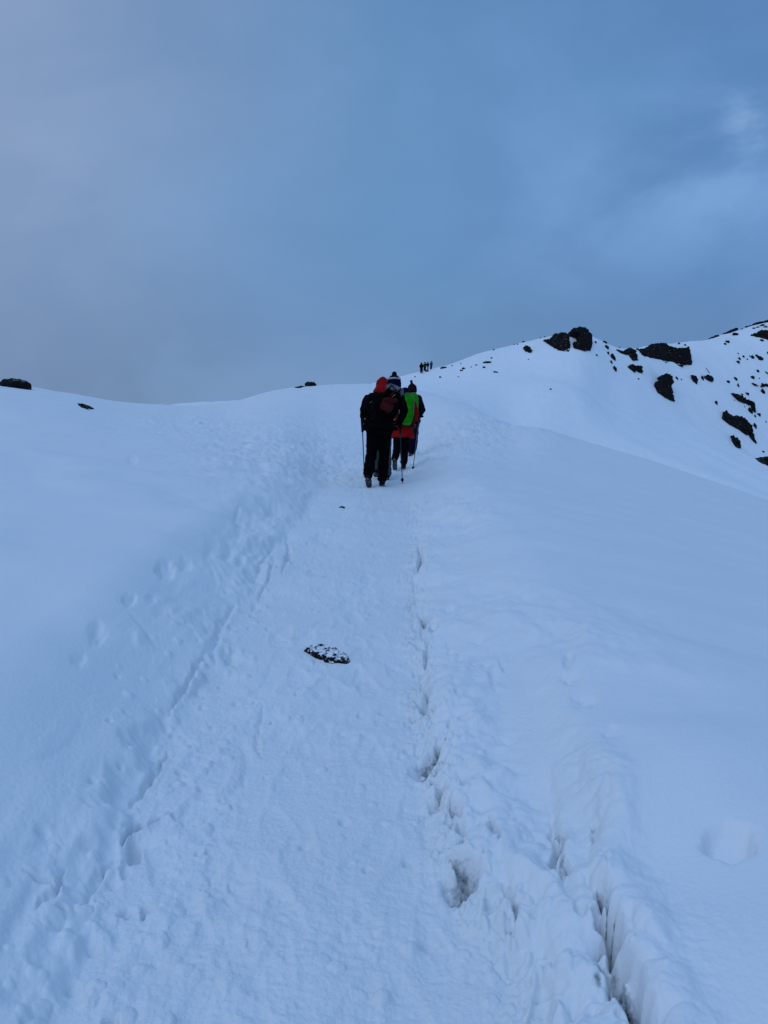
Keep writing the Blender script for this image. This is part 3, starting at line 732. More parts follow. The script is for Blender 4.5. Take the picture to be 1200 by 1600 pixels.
big('notched rock', c3((538,282),(560,268),(575,276),(605,278),(608,312),(590,308),(582,296),(572,308),(545,295)), 'small notched dark rock below the left end of the large outcrop', stand=.4)
big('pointed lava rock', c3((662,368),(672,350),(700,345),(695,325),(722,312),(745,325),(752,355),(740,370),(757,445),(720,425),(680,400)), 'knobbly black rock tapering to a point on the mid hillside', stand=.35)
big('far right rock', c3((1113,130),(1150,122),(1165,108),(1190,112),(1230,105),(1240,150),(1190,160),(1160,150),(1120,142)), 'black rock cut by the right photo edge, just under the skyline', stand=.35)
big('slanting rock band', c3((1022,405),(1060,412),(1100,435),(1130,448),(1138,495),(1122,490),(1110,465),(1060,440)), 'thin slanting black rock band above the crescent shaped rock', stand=.4)
big('crescent shaped rock', c3((980,520),(1000,485),(1015,510),(1040,522),(1050,508),(1085,522),(1120,560),(1125,595),(1140,640),(1100,605),(1050,570),(1010,545)), 'crescent shaped black rock with a knobbly top on the right slope', stand=.35)
big('lone leaf shaped rock', c3((1025,622),(1035,600),(1062,630),(1066,662),(1045,655)), 'leaf shaped dark rock alone below the crescent shaped rock', stand=.4)
big('lowest rock', c3((1150,722),(1165,712),(1185,725),(1190,702),(1240,705),(1250,765),(1200,746),(1170,732)), 'lowest dark rock on the hill, cut by the right photo edge', stand=.35)
big('wedge rock with the stick', c3((893,328),(915,318),(935,330),(938,352),(910,342)), 'small dark wedge rock with a thin stick rising behind it', stand=.4)
big('small rock left of the boulders', c3((45,187),(70,182),(92,205),(85,216),(60,208)), 'small angular dark rock left of and below the two ridge boulders', stand=.4)
big('short streak of rock', c3((838,318),(856,325),(866,340),(862,362),(848,350),(838,338)), 'small torn dark rock left of the wedge rock with the stick', stand=.4)
big('branching rock', c3((1118,355),(1130,366),(1165,372),(1170,358),(1200,366),(1210,378),(1178,378),(1160,374)), 'small branching dark rock near the right edge, above the slanting rock band', stand=.4)
# skyline strip on the far right
big('skyline rock strip', c3((985,126),(1000,121),(1020,110),(1045,99),(1058,104),(1030,117),(1005,126)), 'thin dark strip of rock on the far right skyline, below the upper strip', stand=.3)
rock_poly(c3((928,145),(945,137),(962,132),(972,136),(955,142),(938,148)), 'short sliver of dark rock at the left end of the far right skyline rocks', stand=.3, disp=.4)
big('upper skyline rock strip', c3((1088,94),(1120,84),(1140,77),(1160,70),(1200,60),(1240,50),(1240,62),(1200,70),(1172,73),(1150,82),(1120,88)), 'upper dark rock strip on the skyline at the right edge', stand=.3)
# near slope
rock_poly([(121,631),(133,632),(147,641),(140,642),(128,637)], 'thin flat dark rock lying on the left snow slope', layer=1, stand=.5, thick=.25, disp=.5)
rock_poly([(476,601),(480,597),(490,597),(494,601),(486,604)], 'tiny dark rock on top of the rounded snow crest, left of the walkers', layer=1, stand=.3, thick=.3, disp=.4)
rock_poly([(460,606),(470,603),(478,604),(468,607)], 'sliver of dark rock beside the tiny rock on the snow crest', layer=1, stand=.4, thick=.2, disp=.3)
# stone in the trodden path: low lumpy slab, snow frozen into its pores
def path_stone():
    pts = [(475,1018),(484,1012),(495,1010),(510,1014),(527,1020),(540,1028),(547,1036),(543,1040),(528,1038),(516,1038),(500,1034),(490,1027)]
    P = [hit(a, b, 1) for a, b in pts]
    c = sum(P, Vector())/len(P); n = len(P); g = Geo()
    rings = []
    for (sc, h) in ((1.02, -.06), (1.0, .002), (.82, .026), (.5, .036)):
        rings.append([c+(p-c)*sc+Vector((0, 0, h)) for p in P])
    vs = [v for r in rings for v in r]
    fs = [tuple(range(n))]
    for i in range(3):
        for k in range(n): k2 = (k+1) % n; fs.append((i*n+k, (i+1)*n+k, (i+1)*n+k2, i*n+k2))
    fs.append(tuple(3*n+k for k in range(n))[::-1])
    g.add(vs, fs)
    o = g.solid('rock', M_PEB, None, voxel=.0045, sm=1, wr=.010, wsc=30, smooth=False, origin=c)
    tag(o, 'flat lumpy stone speckled with snow in the middle of the trodden path', 'rock')
path_stone()
rock_poly([(528,794),(533,791),(541,793),(538,796),(531,796)], 'tiny dark stone on the path just below the walkers', layer=1, stand=.6, thick=.08, disp=.3)

# small rocks: a few lumpy shapes, copied
def blob_mesh(seed):
    g = Geo(); r = random.Random(seed)
    g.ball((0, 0, 0), .42, (1, .8, .8))
    for i in range(4): g.ball((r.uniform(-.3, .3), r.uniform(-.2, .2), r.uniform(-.2, .25)), r.uniform(.18, .3))
    o = g.solid('rock', M_ROCK, None, voxel=.05, sm=0, wr=.10, wsc=3.2, smooth=False, seed=seed)
    me = o.data; bpy.data.objects.remove(o)
    co = np.array([v.co for v in me.vertices]); lo, hi = co.min(0), co.max(0)
    for v in me.vertices: v.co = Vector([(v.co[k]-(lo[k]+hi[k])/2)/(hi[k]-lo[k]) for k in range(3)])
    return me
BL = [blob_mesh(s) for s in range(6)]
sm3 = [(390,170,8,8),(393,231,10,7),(430,165,24,10),(440,195,18,18),(447,216,12,12),(468,236,28,26),(462,268,10,14),(482,288,18,22),(588,338,9,5),(770,337,15,10),(793,350,7,5),
       (780,173,11,8),(811,179,11,8),(785,286,32,8),(720,265,7,5),(888,342,13,20),(906,349,8,8),(1043,133,24,12),(997,185,11,8),(1010,172,18,11),(1066,257,13,11),(1060,277,14,11),
       (1083,252,10,8),(1100,246,7,6),(1127,250,16,14),(1162,250,32,22),(1145,235,12,10),(1197,235,10,16),(1150,323,14,12),(1128,350,22,13),(1172,397,20,22),(1010,354,20,9),
       (1045,345,20,12),(1060,373,10,16),(1103,415,16,10),(1112,492,16,22),(1120,508,18,12),(1155,518,15,12),(1135,528,8,12),(1137,563,16,24),(957,452,12,16),(1172,680,12,6),
       (178,391,9,3),(1075,438,8,4),(1040,440,6,4),(1075,415,12,6),(1190,305,8,6),(1195,330,8,8),(1158,345,6,4),(1090,470,5,4),(1108,478,7,7),(1175,85,26,9),(1150,95,16,6),(1190,98,20,7),
       (1130,103,10,6),(1098,92,10,6),(1075,105,6,6),(1060,230,6,6),(1170,165,20,9),(1185,545,6,5),(50,162,10,5),(25,175,8,4),(150,138,10,4),(500,182,8,4),(1110,240,6,5)]
sm4 = [(372,378,40,12),(350,437,14,8),(422,367,9,6),(475,355,7,6),(497,389,26,8),(485,402,20,6),(540,377,8,5),(577,363,16,6),(643,345,52,13),(673,326,14,6),(625,376,18,8),
       (700,407,30,10),(680,269,16,5),(815,234,10,4),(870,216,12,8),(975,185,9,5),(272,400,26,10),(462,436,9,4),(190,436,10,5),(150,498,8,4),(200,494,8,3),(900,330,7,4),(1036,521,12,4),(1085,168,30,8)]
small = [(800+a/3, 480+b/3, w/3, h/3) for a, b, w, h in sm3]+[(600+a/4, 480+b/4, w/4, h/4) for a, b, w, h in sm4]
ORD = ['', 'second ', 'third ', 'fourth ', 'fifth ', 'sixth ', 'seventh ', 'eighth ', 'ninth ']
used = {}
LAND = dict(BIG); LAND['four climbers on the skyline'] = (666, 573)
def name_dir(dx, dy):
    s = 'above' if dy < 0 else 'below'
    return s if abs(dy) > abs(dx) else ('left of' if dx < 0 else 'right of')
ent = []
for (a, b, w_, h_) in small:
    key = min(LAND, key=lambda k: math.hypot(LAND[k][0]-a, LAND[k][1]-b)); dx, dy = a-LAND[key][0], b-LAND[key][1]
    ent.append((math.hypot(dx, dy), a, b, w_, h_, key, name_dir(dx, dy)))
ent.sort()
for i, (ds_, a, b, w_, h_, key, dr_) in enumerate(ent):
    P = hit(a, b+h_*.4, 2)
    o = bpy.data.objects.new('rock', BL[i % 6]); link(o)
    s1 = P.y/F
    o.scale = (w_*s1*1.1, w_*s1*1.0+.2, h_*s1*1.5+.1); o.location = P+Vector((0, .25*w_*s1, h_*s1*.18))
    o.rotation_euler = (0, 0, random.Random(i).uniform(-.5, .5))
    k = (key, dr_); q = used.get(k, 0); used[k] = q+1
    art = 'the four' if key.startswith('four') else 'the '+key
    art = art if not key.startswith('four') else 'the four climbers on the skyline'
    size = 'tiny' if w_ < 3.2 else 'small'; shp = 'flat' if w_ > 2.4*h_ else ('upright' if h_ > w_*1.1 else 'lumpy')
    tag(o, '%s %s dark rock, %snearest %s %s' % (size, shp, ORD[min(q, 8)], dr_, art), 'rock', 'small dark rocks scattered over the snowy hillside')
# rounded boulder on the left skyline
def edge_boulder():
    P = hit(19, 606, 1); k = P.y/F; g = Geo()
    g.ball((0, 0, .0), 1, (22*k, 20*k, 11*k)); g.ball((13*k, -3*k, -2*k), 1, (12*k, 12*k, 10*k)); g.ball((-12*k, -2*k, -1*k), 1, (15*k, 12*k, 11*k)); g.ball((19*k, -4*k, -5*k), 1, (7*k, 8*k, 6*k))
    o = g.solid('rock', M_ROCK, None, voxel=.018, sm=1, wr=.05, wsc=4.5, smooth=False, seed=4)
    o.location = P+Vector((0, .25, 4*k))
    tag(o, 'dark rounded boulder on the left skyline, cut by the photo edge', 'rock')
edge_boulder()
# marker stick behind the wedge rock
def stick():
    a = hit(800+926/3, 480+322/3, 2); b = px2(800+918/3, 480+296/3, a.y-.1); c = px2(800+909/3, 480+285/3, a.y-.1)
    g = Geo(); g.tube([Vector((0, 0, -.2)), b-a, c-a], [.06, .05, .05], 8)
    o = g.plain('stick', K['black']); o.location = a
    tag(o, 'thin bent dark stick poking out of the snow behind the wedge rock', 'stick')
stick()

# ------------------------------------------------------------------ people
class Fig:
    """a walker seen from behind: joints given as (photo x, photo y, metres nearer/farther)"""
    def __init__(s, Y0, J, label, foot_y, scale_thick=1.0, group='walkers climbing the path in a line'):
        s.Y0 = Y0; s.t = scale_thick
        fx, fy = foot_y
        base = px2(fx, fy, Y0); gz = ground(base.x, base.y); s.org = Vector((base.x, base.y, gz))
        s.J = {k: px2(v[0], v[1], Y0+(v[2] if len(v) > 2 else 0))-base for k, v in J.items()}
        # perspective: keep px position for shifted depths relative to base
        s.root = empty('person', s.org, label, 'person', group)
        s.base = base
    def P(s, px, py, dy=0): return px2(px, py, s.Y0+dy)-s.base

def lrp(a, b, t): return a.lerp(b, t)
def hand(g, wrist, aim, curl_to, r=.0095, side=1):
    """palm, four unequal fingers bent round the grip, thumb from the side of the palm"""
    d = (aim-wrist).normalized(); up = Vector((0, 0, 1))
    sx = d.cross(up); sx = sx.normalized() if sx.length > .1 else Vector((1, 0, 0)); nn = sx.cross(d).normalized()
    palm = wrist+d*.085
    for k, o in enumerate((-.028, -.010, .010, .028)):
        g.cap(wrist+d*.01+nn*o*.6, palm+nn*o, .015, .014, seg=8)
        L = (.036, .043, .040, .031)[k]
        k0 = palm+nn*o; k1 = k0+d*L*.9+sx*side*-.004; k2 = k1+(-sx*side*.9+d*.2).normalized()*L*.75; k3 = k2+(-d*.9-sx*side*.3).normalized()*L*.6
        g.cap(k0, k1, r, r*.95, seg=8); g.cap(k1, k2, r*.95, r*.9, seg=8); g.cap(k2, k3, r*.9, r*.8, seg=8)
    t0 = wrist+d*.035+nn*.03; t1 = t0+(nn*.6+d*.5-sx*side*.4).normalized()*.04; t2 = t1+(d*.5-sx*side*.9).normalized()*.032
    g.cap(t0, t1, r*1.25, r*1.1, seg=8); g.cap(t1, t2, r*1.1, r*.9, seg=8)

def boot(F_, ankle, heel_up, yaw, mat, solemat, side, toe_dir=1):
    """boot seen from behind; heel_up tips it on its toe (radians)"""
    R = Matrix.Rotation(yaw, 3, 'Z') @ Matrix.Rotation(-heel_up, 3, 'X')
    def q(x, y, z): return ankle+R @ Vector((x, y, z))
    g = Geo()
    g.cap(q(0, 0, .07), q(0, -.005, -.03), .058, .052); g.cap(q(0, -.02, -.045), q(0, .10, -.055), .046, .050)
    g.cap(q(0, .09, -.058), q(.004*side, .185, -.066), .049, .040); g.cap(q(0, 0, .085), q(0, 0, .095), .063, .063)
    b = g.solid('boot', mat, F_.root, voxel=.011, sm=2, wr=.004, wsc=25)
    g = Geo()
    secs = []
    for z, k in ((-.122, .93), (-.10, 1.0), (-.083, .97)):
        ring = []
        for i in range(24):
            an = 2*math.pi*i/24; yy = math.cos(an)*.145+.065; xx = math.sin(an)*(.047+.010*math.sin((yy-.06)*12))
            ring.append(q(xx*k, yy*k if k < 1 else yy, z))
        secs.append(ring)
    n = 24; vs = [v for r in secs for v in r]
    fs = [tuple(range(n))]+[(i*n+k, i*n+(k+1) % n, (i+1)*n+(k+1) % n, (i+1)*n+k) for i in range(2) for k in range(n)]+[tuple(2*n+k for k in range(n))[::-1]]
    g.add(vs, fs)
    # tread lugs
    for yy in (-.05, -.02, .05, .085, .12, .155):
        for sx in (-.022, .022):
            c = [(-.017, -.01), (.017, -.01), (.017, .01), (-.017, .01)]
            vv = [q(sx+a, yy+b2, z) for z in (-.131, -.118) for a, b2 in c]
            g.add(vv, [(0, 3, 2, 1), (4, 5, 6, 7), (0, 1, 5, 4), (1, 2, 6, 5), (2, 3, 7, 6), (3, 0, 4, 7)])
    g.plain('sole', solemat, b, smooth=False)
    g = Geo()
    for z in (.03, -.005, -.03): g.tube([q(-.03, .052, z), q(.03, .054, z-.012)], .004, 6)
    g.plain('laces', K['sole'], b)

def build(F_, jacket, trousers, jkt=None, hem=None, gloves=None, boots=None, hood=None, hat=None, vox=.013, heels=(0, 0), far=False, soles=None):
    J = F_.J; t = F_.t; R = F_.root
    # the body itself: one continuous surface, head to hands
    g = Geo()
    pel, ch, nk, hd = J['pelvis'], J['chest'], J['neck'], J['head']
    up = (nk-pel).normalized()
    g.cap(pel, lrp(pel, ch, .6), .13*t, .12*t, .75); g.cap(lrp(pel, ch, .6), ch, .13*t, .14*t, .75); g.cap(J['shl'], J['shr'], .055*t); g.cap(ch, nk-up*.03, .12*t, .07*t, .8)
    g.cap(nk-up*.03, hd-Vector((0, 0, .03)), .052, .052)
    g.ball(hd, .10, (.80, .98, 1.12)); g.ball(hd+Vector((0, .045, -.055)), .06, (.9, 1, 1))            # skull, jaw
    g.cap(hd+Vector((0, .085, .015)), hd+Vector((0, .112, -.022)), .012, .016)                         # nose
    for sx in (-1, 1):
        g.ball(hd+Vector((sx*.082, .0, -.005)), .026, (.35, .8, 1.2))                                  # ears
        g.ball(hd+Vector((sx*.032, .083, .018)), .014)                                                 # eyes
    g.cap(hd+Vector((-.022, .092, -.058)), hd+Vector((.022, .092, -.058)), .008)                       # lips
    for s_ in 'lr':
        sh, el, ha = J['sh'+s_], J['el'+s_], J['ha'+s_]
        g.cap(sh, el, .048*t, .040*t); g.cap(el, lrp(el, ha, .9), .040*t, .026*t)
        hp, kn, an = J['hip'+s_], J['kn'+s_], J['an'+s_]
        g.cap(hp, kn, .078*t, .052*t); g.cap(kn, lrp(kn, an, .35), .050*t, .052*t); g.cap(lrp(kn, an, .35), an, .052*t, .034*t)
        g.cap(an, an+Vector((0, .10, -.055)), .034, .030)
    g.cap(J['hipl'], J['hipr'], .09*t)
    if not far:
        for s_, sg in (('l', -1), ('r', 1)):
            ha = J['ha'+s_]; el = J['el'+s_]; hand(g, lrp(el, ha, .95), ha+(ha-el).normalized()*.1, ha, side=sg)
    g.solid('body', K['skin'], R, voxel=.0095 if not far else .03, sm=1)
    # jacket
    g = Geo(); jt = jkt or {}
    sw = jt.get('w', 1.0); shl, shr = J['shl'], J['shr']
    mid = lrp(pel, ch, .5); hemz = jt.get('hem', .10)
    lat = Vector((1, 0, 0))
    hl, hr = J['hipl'], J['hipr']; hw = abs(hr.x-hl.x)/2
    low = pel-Vector((0, 0, hemz))
    half = abs(shr.x-shl.x)/2
    g.loft([(low, (hw+.125)*jt.get('wl', sw)*jt.get('flare', 1), .155*jt.get('flare', 1)), (pel, (hw+.105)*jt.get('wl', sw), .148), (mid, (half*.5+.10)*sw, .135),
            (ch, (half+.045)*sw, .150), (lrp(shl, shr, .5)-Vector((0, 0, .02)), (half+.03)*sw, .120), (lrp(shl, shr, .5)+Vector((0, 0, .045)), half*.62, .085),
            (nk+Vector((0, 0, .03)), .075, .075)])
    for s_ in 'lr':
        sh, el, ha = J['sh'+s_], J['el'+s_], J['ha'+s_]
        m1 = lrp(sh, el, .5); w0 = lrp(el, ha, .86)
        g.cap(sh, m1, .080*t, .072*t); g.cap(m1, el, .072*t, .064*t); g.cap(el, lrp(el, w0, .5), .064*t, .055*t); g.cap(lrp(el, w0, .5), w0, .055*t, .044*t)
    jk = g.solid('jacket', jacket, R, voxel=vox, sm=2, wr=.012 if not far else 0, wsc=11, seed=int(F_.Y0))
    if not far:
        g = Geo(); g.cap(nk+Vector((0, .005, .0)), nk+Vector((0, .01, .055)), .082, .078)
        if not hood: g.solid('collar', jacket, jk, voxel=vox, sm=1, wr=.006, wsc=20)
        for s_ in 'lr':
            el, ha = J['el'+s_], J['ha'+s_]; w0 = lrp(el, ha, .82); w1 = lrp(el, ha, .90)
            Geo().cap(w0, w1, .051*t, .050*t).plain('cuff', K['black2'], jk)
    # trousers
    g = Geo(); g.cap(hl, hr, .118*t, flat=.95); g.cap(lrp(hl, hr, .5)+Vector((0, 0, .06)), lrp(hl, hr, .5)+Vector((0, 0, .07)), .13*t, flat=.9)
    for s_ in 'lr':
        hp, kn, an = J['hip'+s_], J['kn'+s_], J['an'+s_]
        g.cap(hp, kn, .108*t, .080*t); g.cap(kn, lrp(kn, an, .4), .082*t, .080*t); g.cap(lrp(kn, an, .4), an+Vector((0, 0, .02)), .080*t, .072*t)
    g.solid('trousers', trousers, R, voxel=vox, sm=2, wr=.014 if not far else 0, wsc=9, seed=int(F_.Y0)+3)
    # boots, gloves
    if not far:
        for i, (s_, sg) in enumerate((('l', -1), ('r', 1))):
            boot(F_, J['an'+s_], heels[i], -.12*sg*-1, boots or K['boot'], soles or K['sole'], sg)
            if gloves:
                g = Geo(); ha = J['ha'+s_]; el = J['el'+s_]; hand(g, lrp(el, ha, .93), ha+(ha-el).normalized()*.1, ha, r=.0145, side=sg)
                g.cap(lrp(el, ha, .86), lrp(el, ha, .97), .036, .034)
                g.solid('glove', gloves, R, voxel=.008, sm=1)
    else:
        for s_ in 'lr':
            an = J['an'+s_]; Geo().cap(an+Vector((0, -.02, -.03)), an+Vector((0, .15, -.05)), .06, .05).plain('boot', K['boot'], R)
    if hood:
        g = Geo(); g.ball(hd+Vector((0, -.015, .02)), .135, (.92, 1.0, 1.0)); g.cap(hd+Vector((0, -.06, -.03)), nk+Vector((0, -.06, .02)), .115, .13, .8)
        g.cap(hd+Vector((0, -.02, .08)), hd+Vector((0, -.05, .09)), .085, .075)
        h = g.solid('hood', hood, R, voxel=.012, sm=2, wr=.010, wsc=12)
        Geo().tube([hd+Vector((-.10*math.cos(a), .118, .13*math.sin(a)+.01)) for a in np.linspace(-.4, math.pi+.4, 14)], .014, 6).plain('hood_rim', hood, h)
    if hat:
        hat(F_, R, hd)

def knit_hat(main, band, bandmat, pom, pommat, cone=0.0, tall=.0, fold=True):
    def f(F_, R, hd):
        g = Geo(); g.ball(hd+Vector((0, -.005, .045)), .122, (.92, 1.0, 1.02+tall))
        g.cap(hd+Vector((0, -.01, .0)), hd+Vector((0, -.005, .05)), .112, .115)
        if cone: g.cap(hd+Vector((0, -.01, .09)), hd+Vector((-.015, -.01, .14+cone)), .085, .030)
        h = g.solid('hat', main, R, voxel=.011, sm=2, wr=.004, wsc=40)
        if fold:
            g = Geo()
            n = 28
            for z0, z1, r0, r1 in ((-.04, .03, .121, .124),):
                vs = []
                for z, r in ((z0, r0-.014), (z0, r0), (z1, r1), (z1, r1-.014)):
                    for k in range(n): an = 2*math.pi*k/n; vs.append(hd+Vector((math.cos(an)*r*.95, math.sin(an)*r-.005, z)))
                g.add(vs, [(i*n+k, i*n+(k+1) % n, ((i+1) % 4)*n+(k+1) % n, ((i+1) % 4)*n+k) for i in range(4) for k in range(n)])
            g.plain('hat_fold', main, h)
        if band:
            g = Geo(); n = 28; vs = []
            for z, r in ((.078, .110), (.078, .121), (.108, .113), (.108, .100)):
                for k in range(n): an = 2*math.pi*k/n; vs.append(hd+Vector((math.cos(an)*r*.95, math.sin(an)*r-.005, z)))
            g.add(vs, [(i*n+k, i*n+(k+1) % n, ((i+1) % 4)*n+(k+1) % n, ((i+1) % 4)*n+k) for i in range(4) for k in range(n)])
            g.plain('hat_band', bandmat, h)
        if pom:
            pc_ = hd+Vector((-.02 if cone else 0, -.01, .175+cone+tall*.1))
            Geo().ball(pc_, pom).solid('pompom', pommat, h, voxel=.008, sm=0, wr=.012, wsc=70)
    return f

def walk_pole(F_, grip, tip, label, grip_len=.16, grip_r=.016, gripmat=None):
    """trekking pole: grip and shaft, basket, tip"""
    A = F_.org+grip; B = tip
    r = empty('trekking_pole', B, label, 'trekking pole', 'trekking poles')
    a = A-B; d = a.normalized()
    Geo().tube([Vector((0, 0, 0))+d*.05, d*(a.length-.02)], [.0075, .010]).plain('shaft', K['metal'], r)
    Geo().tube([a-d*grip_len, a+d*.03], [grip_r*.85, grip_r]).plain('grip', gripmat or K['black'], r)
    Geo().tube([d*.06, d*.068], [.026, .026], 12).plain('basket', K['navy'], r)
    Geo().tube([d*-.01, d*.05], [.004, .008]).plain('tip', K['metal'], r)
    Geo().tube([a+d*.01, a+d*.03+Vector((.03, -.02, -.03)), a+Vector((.035, -.02, -.10)), a-d*.04], .006, 6).plain('wrist_strap', K['black'], r)
    return r

def rbox(g, R3, c, hx, hy, z0, z1, p=3.2, taper=.85, n=9, belly=0.0):
    """rounded bag volume, R3 maps local axes to the body lean"""
    seg = 28; vs = []
    for i in range(n):
        t = i/(n-1); z = z0+(z1-z0)*t; e = 1-abs(2*t-1)**5*.45
        k = (1-(1-taper)*t)*e
        for j in range(seg):
            an = 2*math.pi*j/seg; cx = math.cos(an); sy = math.sin(an)
            x = math.copysign(abs(cx)**(2/p), cx)*hx*k; y = math.copysign(abs(sy)**(2/p), sy)*hy*k
            if y < 0: y *= 1+belly*math.sin(math.pi*t)
            vs.append(c+R3 @ Vector((x, y, z)))
    fs = [tuple(range(seg))[::-1]]+[(i*seg+k, i*seg+(k+1) % seg, (i+1)*seg+(k+1) % seg, (i+1)*seg+k) for i in range(n-1) for k in range(seg)]+[tuple((n-1)*seg+k for k in range(seg))]
    g.add(vs, fs)

def backpack(F_, label, h, wdt, dep, main, lid=None, pocket=None, strap=K['black2'], piping=None, z_off=0.0, back=.17, panels=None, teardrop=False, voxel=.011, xoff=0.0, roll=0.0):
    J = F_.J; pel, ch, nk = J['pelvis'], J['chest'], J['neck']
    up = (nk-pel).normalized(); fwd = (Vector((0, 1, 0))-up*up.y).normalized(); rt = fwd.cross(up)
    R3 = Matrix((rt, fwd, up)).transposed()
    if roll: R3 = R3 @ Matrix.Rotation(roll, 3, 'Y')
    base = lrp(pel, ch, .25)-fwd*back+up*z_off+rt*xoff
    org = F_.org+base
    root = empty('backpack', org, label, 'backpack', 'backpacks carried by the walkers')
    def L_(p): return R3 @ Vector(p)
    g = Geo(); O = Vector((0, 0, 0))
    rbox(g, R3, O, wdt/2, dep/2, 0, h, taper=.80 if not teardrop else .72, belly=.25)
    bg = g.solid('main_bag', main, root, voxel=voxel, sm=2, wr=.010, wsc=13, seed=3)
    if lid:
        g = Geo(); rbox(g, R3, O+L_((0, -.01, h*.86)), wdt*.56, dep*.58, 0, h*.24, p=2.6, taper=.7)
        l = g.solid('lid', lid, root, voxel=voxel, sm=2, wr=.014, wsc=15, seed=5)
        for sx in (-1, 1): Geo().tube([L_((sx*wdt*.25, -dep*.50, h*1.0)), L_((sx*wdt*.26, -dep*.66, h*.72)), L_((sx*wdt*.24, -dep*.60, h*.45))], .009, 6).plain('lid_strap', strap, l)
    if pocket:
        g = Geo(); rbox(g, R3, O+L_((0, -dep*.42, h*.08)), wdt*.33, dep*.28, 0, h*.42, p=2.8, taper=.9)
        g.solid('front_pocket', pocket, root, voxel=voxel, sm=2, wr=.01, wsc=15, seed=8)
    if panels:
        for (mt, pts, th) in panels:   # fabric panels standing just proud of the bag's back
            g = Geo(); q = [L_((a*wdt, -dep*.5-.035, b*h)) for a, b in pts]
            g.tube(q, th, 8); g.solid('panel', mt, root, voxel=voxel, sm=1, wr=.008, wsc=18)
    if piping:
        n = 26; P = []
        for k in range(n+1):
            an = 2*math.pi*k/n; cx = math.cos(an); sy = math.sin(an); t = .5+.5*sy
            ww = wdt/2*(1-(1-(.72 if teardrop else .8))*t)*.96
            P.append(L_((math.copysign(abs(cx)**(2/2.8), cx)*ww, -dep*.28, h*(.5+.485*math.copysign(abs(sy)**(2/2.8), sy)))))
        Geo().tube(P, .0085, 6).plain('piping', piping, bg)
    for sx in (-1, 1):
        g = Geo(); rbox(g, R3, O+L_((sx*wdt*.5, .0, h*.05)), .035, dep*.33, 0, h*.36, taper=.9, n=7)
        g.solid('side_pocket', strap, root, voxel=voxel, sm=1)
        sh = J['shr'] if sx > 0 else J['shl']; s0 = sh*1.0-base
        x_ = sx*.10
        pts = [L_((x_, dep*.35, h*.80)), (ch-base)+Vector((x_*1.1, .00, 0))+up*.19, (ch-base)+Vector((x_*1.25, .13, 0))+up*.12, (ch-base)+Vector((x_*1.45, .165, 0))-up*.05, (ch-base)+Vector((x_*1.7, .09, 0))-up*.17, L_((x_*1.4, dep*.35, h*.1))]
        Geo().tube(pts, .021, 8).plain('shoulder_strap', strap, root)
    hb = []
    for k in range(17):
        an = math.pi*(k/16)*2; hb.append((pel-base)+Vector((math.cos(an)*.245, math.sin(an)*.168, .05)))
    Geo().tube(hb, .022, 8).plain('hip_belt', strap, root)
    Geo().tube([L_((-.03, dep*.2, h*.97)), L_((-.02, dep*.1, h*1.06)), L_((.02, dep*.1, h*1.06)), L_((.03, dep*.2, h*.97))], .007, 6).plain('haul_loop', strap, root)
    return root

# nearest walker: pompom hat, red and black pack, black trousers
A = Fig(12.2, dict(head=(616,605.5,.14), neck=(613,617,.08), chest=(608,634,.03), pelvis=(594,668), shl=(595,625,.06), shr=(624,625,.06), ell=(585,646,.12), elr=(632,647,-.02),
        hal=(586,662,.30), har=(623,667,.12), hipl=(584,676), hipr=(602,676), knl=(580,714,.05), knr=(600,716,.10), anl=(575.5,747,-.28), anr=(597.5,754,.05)),
        'nearest walker, in black with a bobble hat whose band is white', (597, 764.5), 1.12)
build(A, K['black'], K['black2'], jkt=dict(w=1.0, hem=.06), gloves=K['black2'], hat=knit_hat(K['navyhat'], True, K['white'], .042, K['navyhat'], fold=True), heels=(.45, .0))
backpack(A, 'black and red rucksack with a mottled grey lid on the nearest walker', .47, .33, .24, K['black2'], lid=K['mottled'], pocket=K['dred'], z_off=.02, back=.23,
         panels=[(K['dred'], [(-.06, .62), (.10, .90)], .014), (K['dred'], [(-.22, .40), (-.02, .50)], .035), (K['dred'], [(.10, .45), (.24, .55)], .040), (K['tan'], [(.16, .78), (.04, .58)], .009)], roll=.08)
walk_pole(A, A.J['har']+Vector((.02, .08, .02)), hit(627.3, 757.5), 'black trekking pole planted right of the nearest walker')
# second walker, just ahead on the left: red hood, black jacket, grey trousers
B = Fig(13.2, dict(head=(598,606,.16), neck=(594,619,.08), chest=(586,636,.04), pelvis=(592,668), shl=(574,627,.04), shr=(604,627,.06), ell=(568.5,643,-.02), elr=(610,648,.10),
        hal=(566.8,654,.14), har=(608,662,.25), hipl=(587,674), hipr=(602,674), knl=(588,706,.12), knr=(603.5,710,.04), anl=(587,735,.10), anr=(605,744,-.02)),
        'walker in a red hood and grey trousers, hidden behind the nearest walker', (604, 752.5), 1.12)
build(B, K['black'], K['grey'], jkt=dict(w=1.12, wl=1.45, hem=.08), gloves=K['pink'], hood=K['red'], heels=(.1, .1))
backpack(B, 'bulging plain black rucksack on the walker in the red hood', .50, .46, .26, K['black'], pocket=K['black2'], back=.20, xoff=-.05, z_off=-.06,
         panels=[(K['tan'], [(-.22, .52), (-.14, .62)], .008)])
walk_pole(B, B.J['hal']+Vector((-.015, .03, -.02)), hit(569, 746), 'trekking pole with a thick dark grip, held at the far left of the group', grip_len=.24, grip_r=.026, gripmat=K['dgreen'])
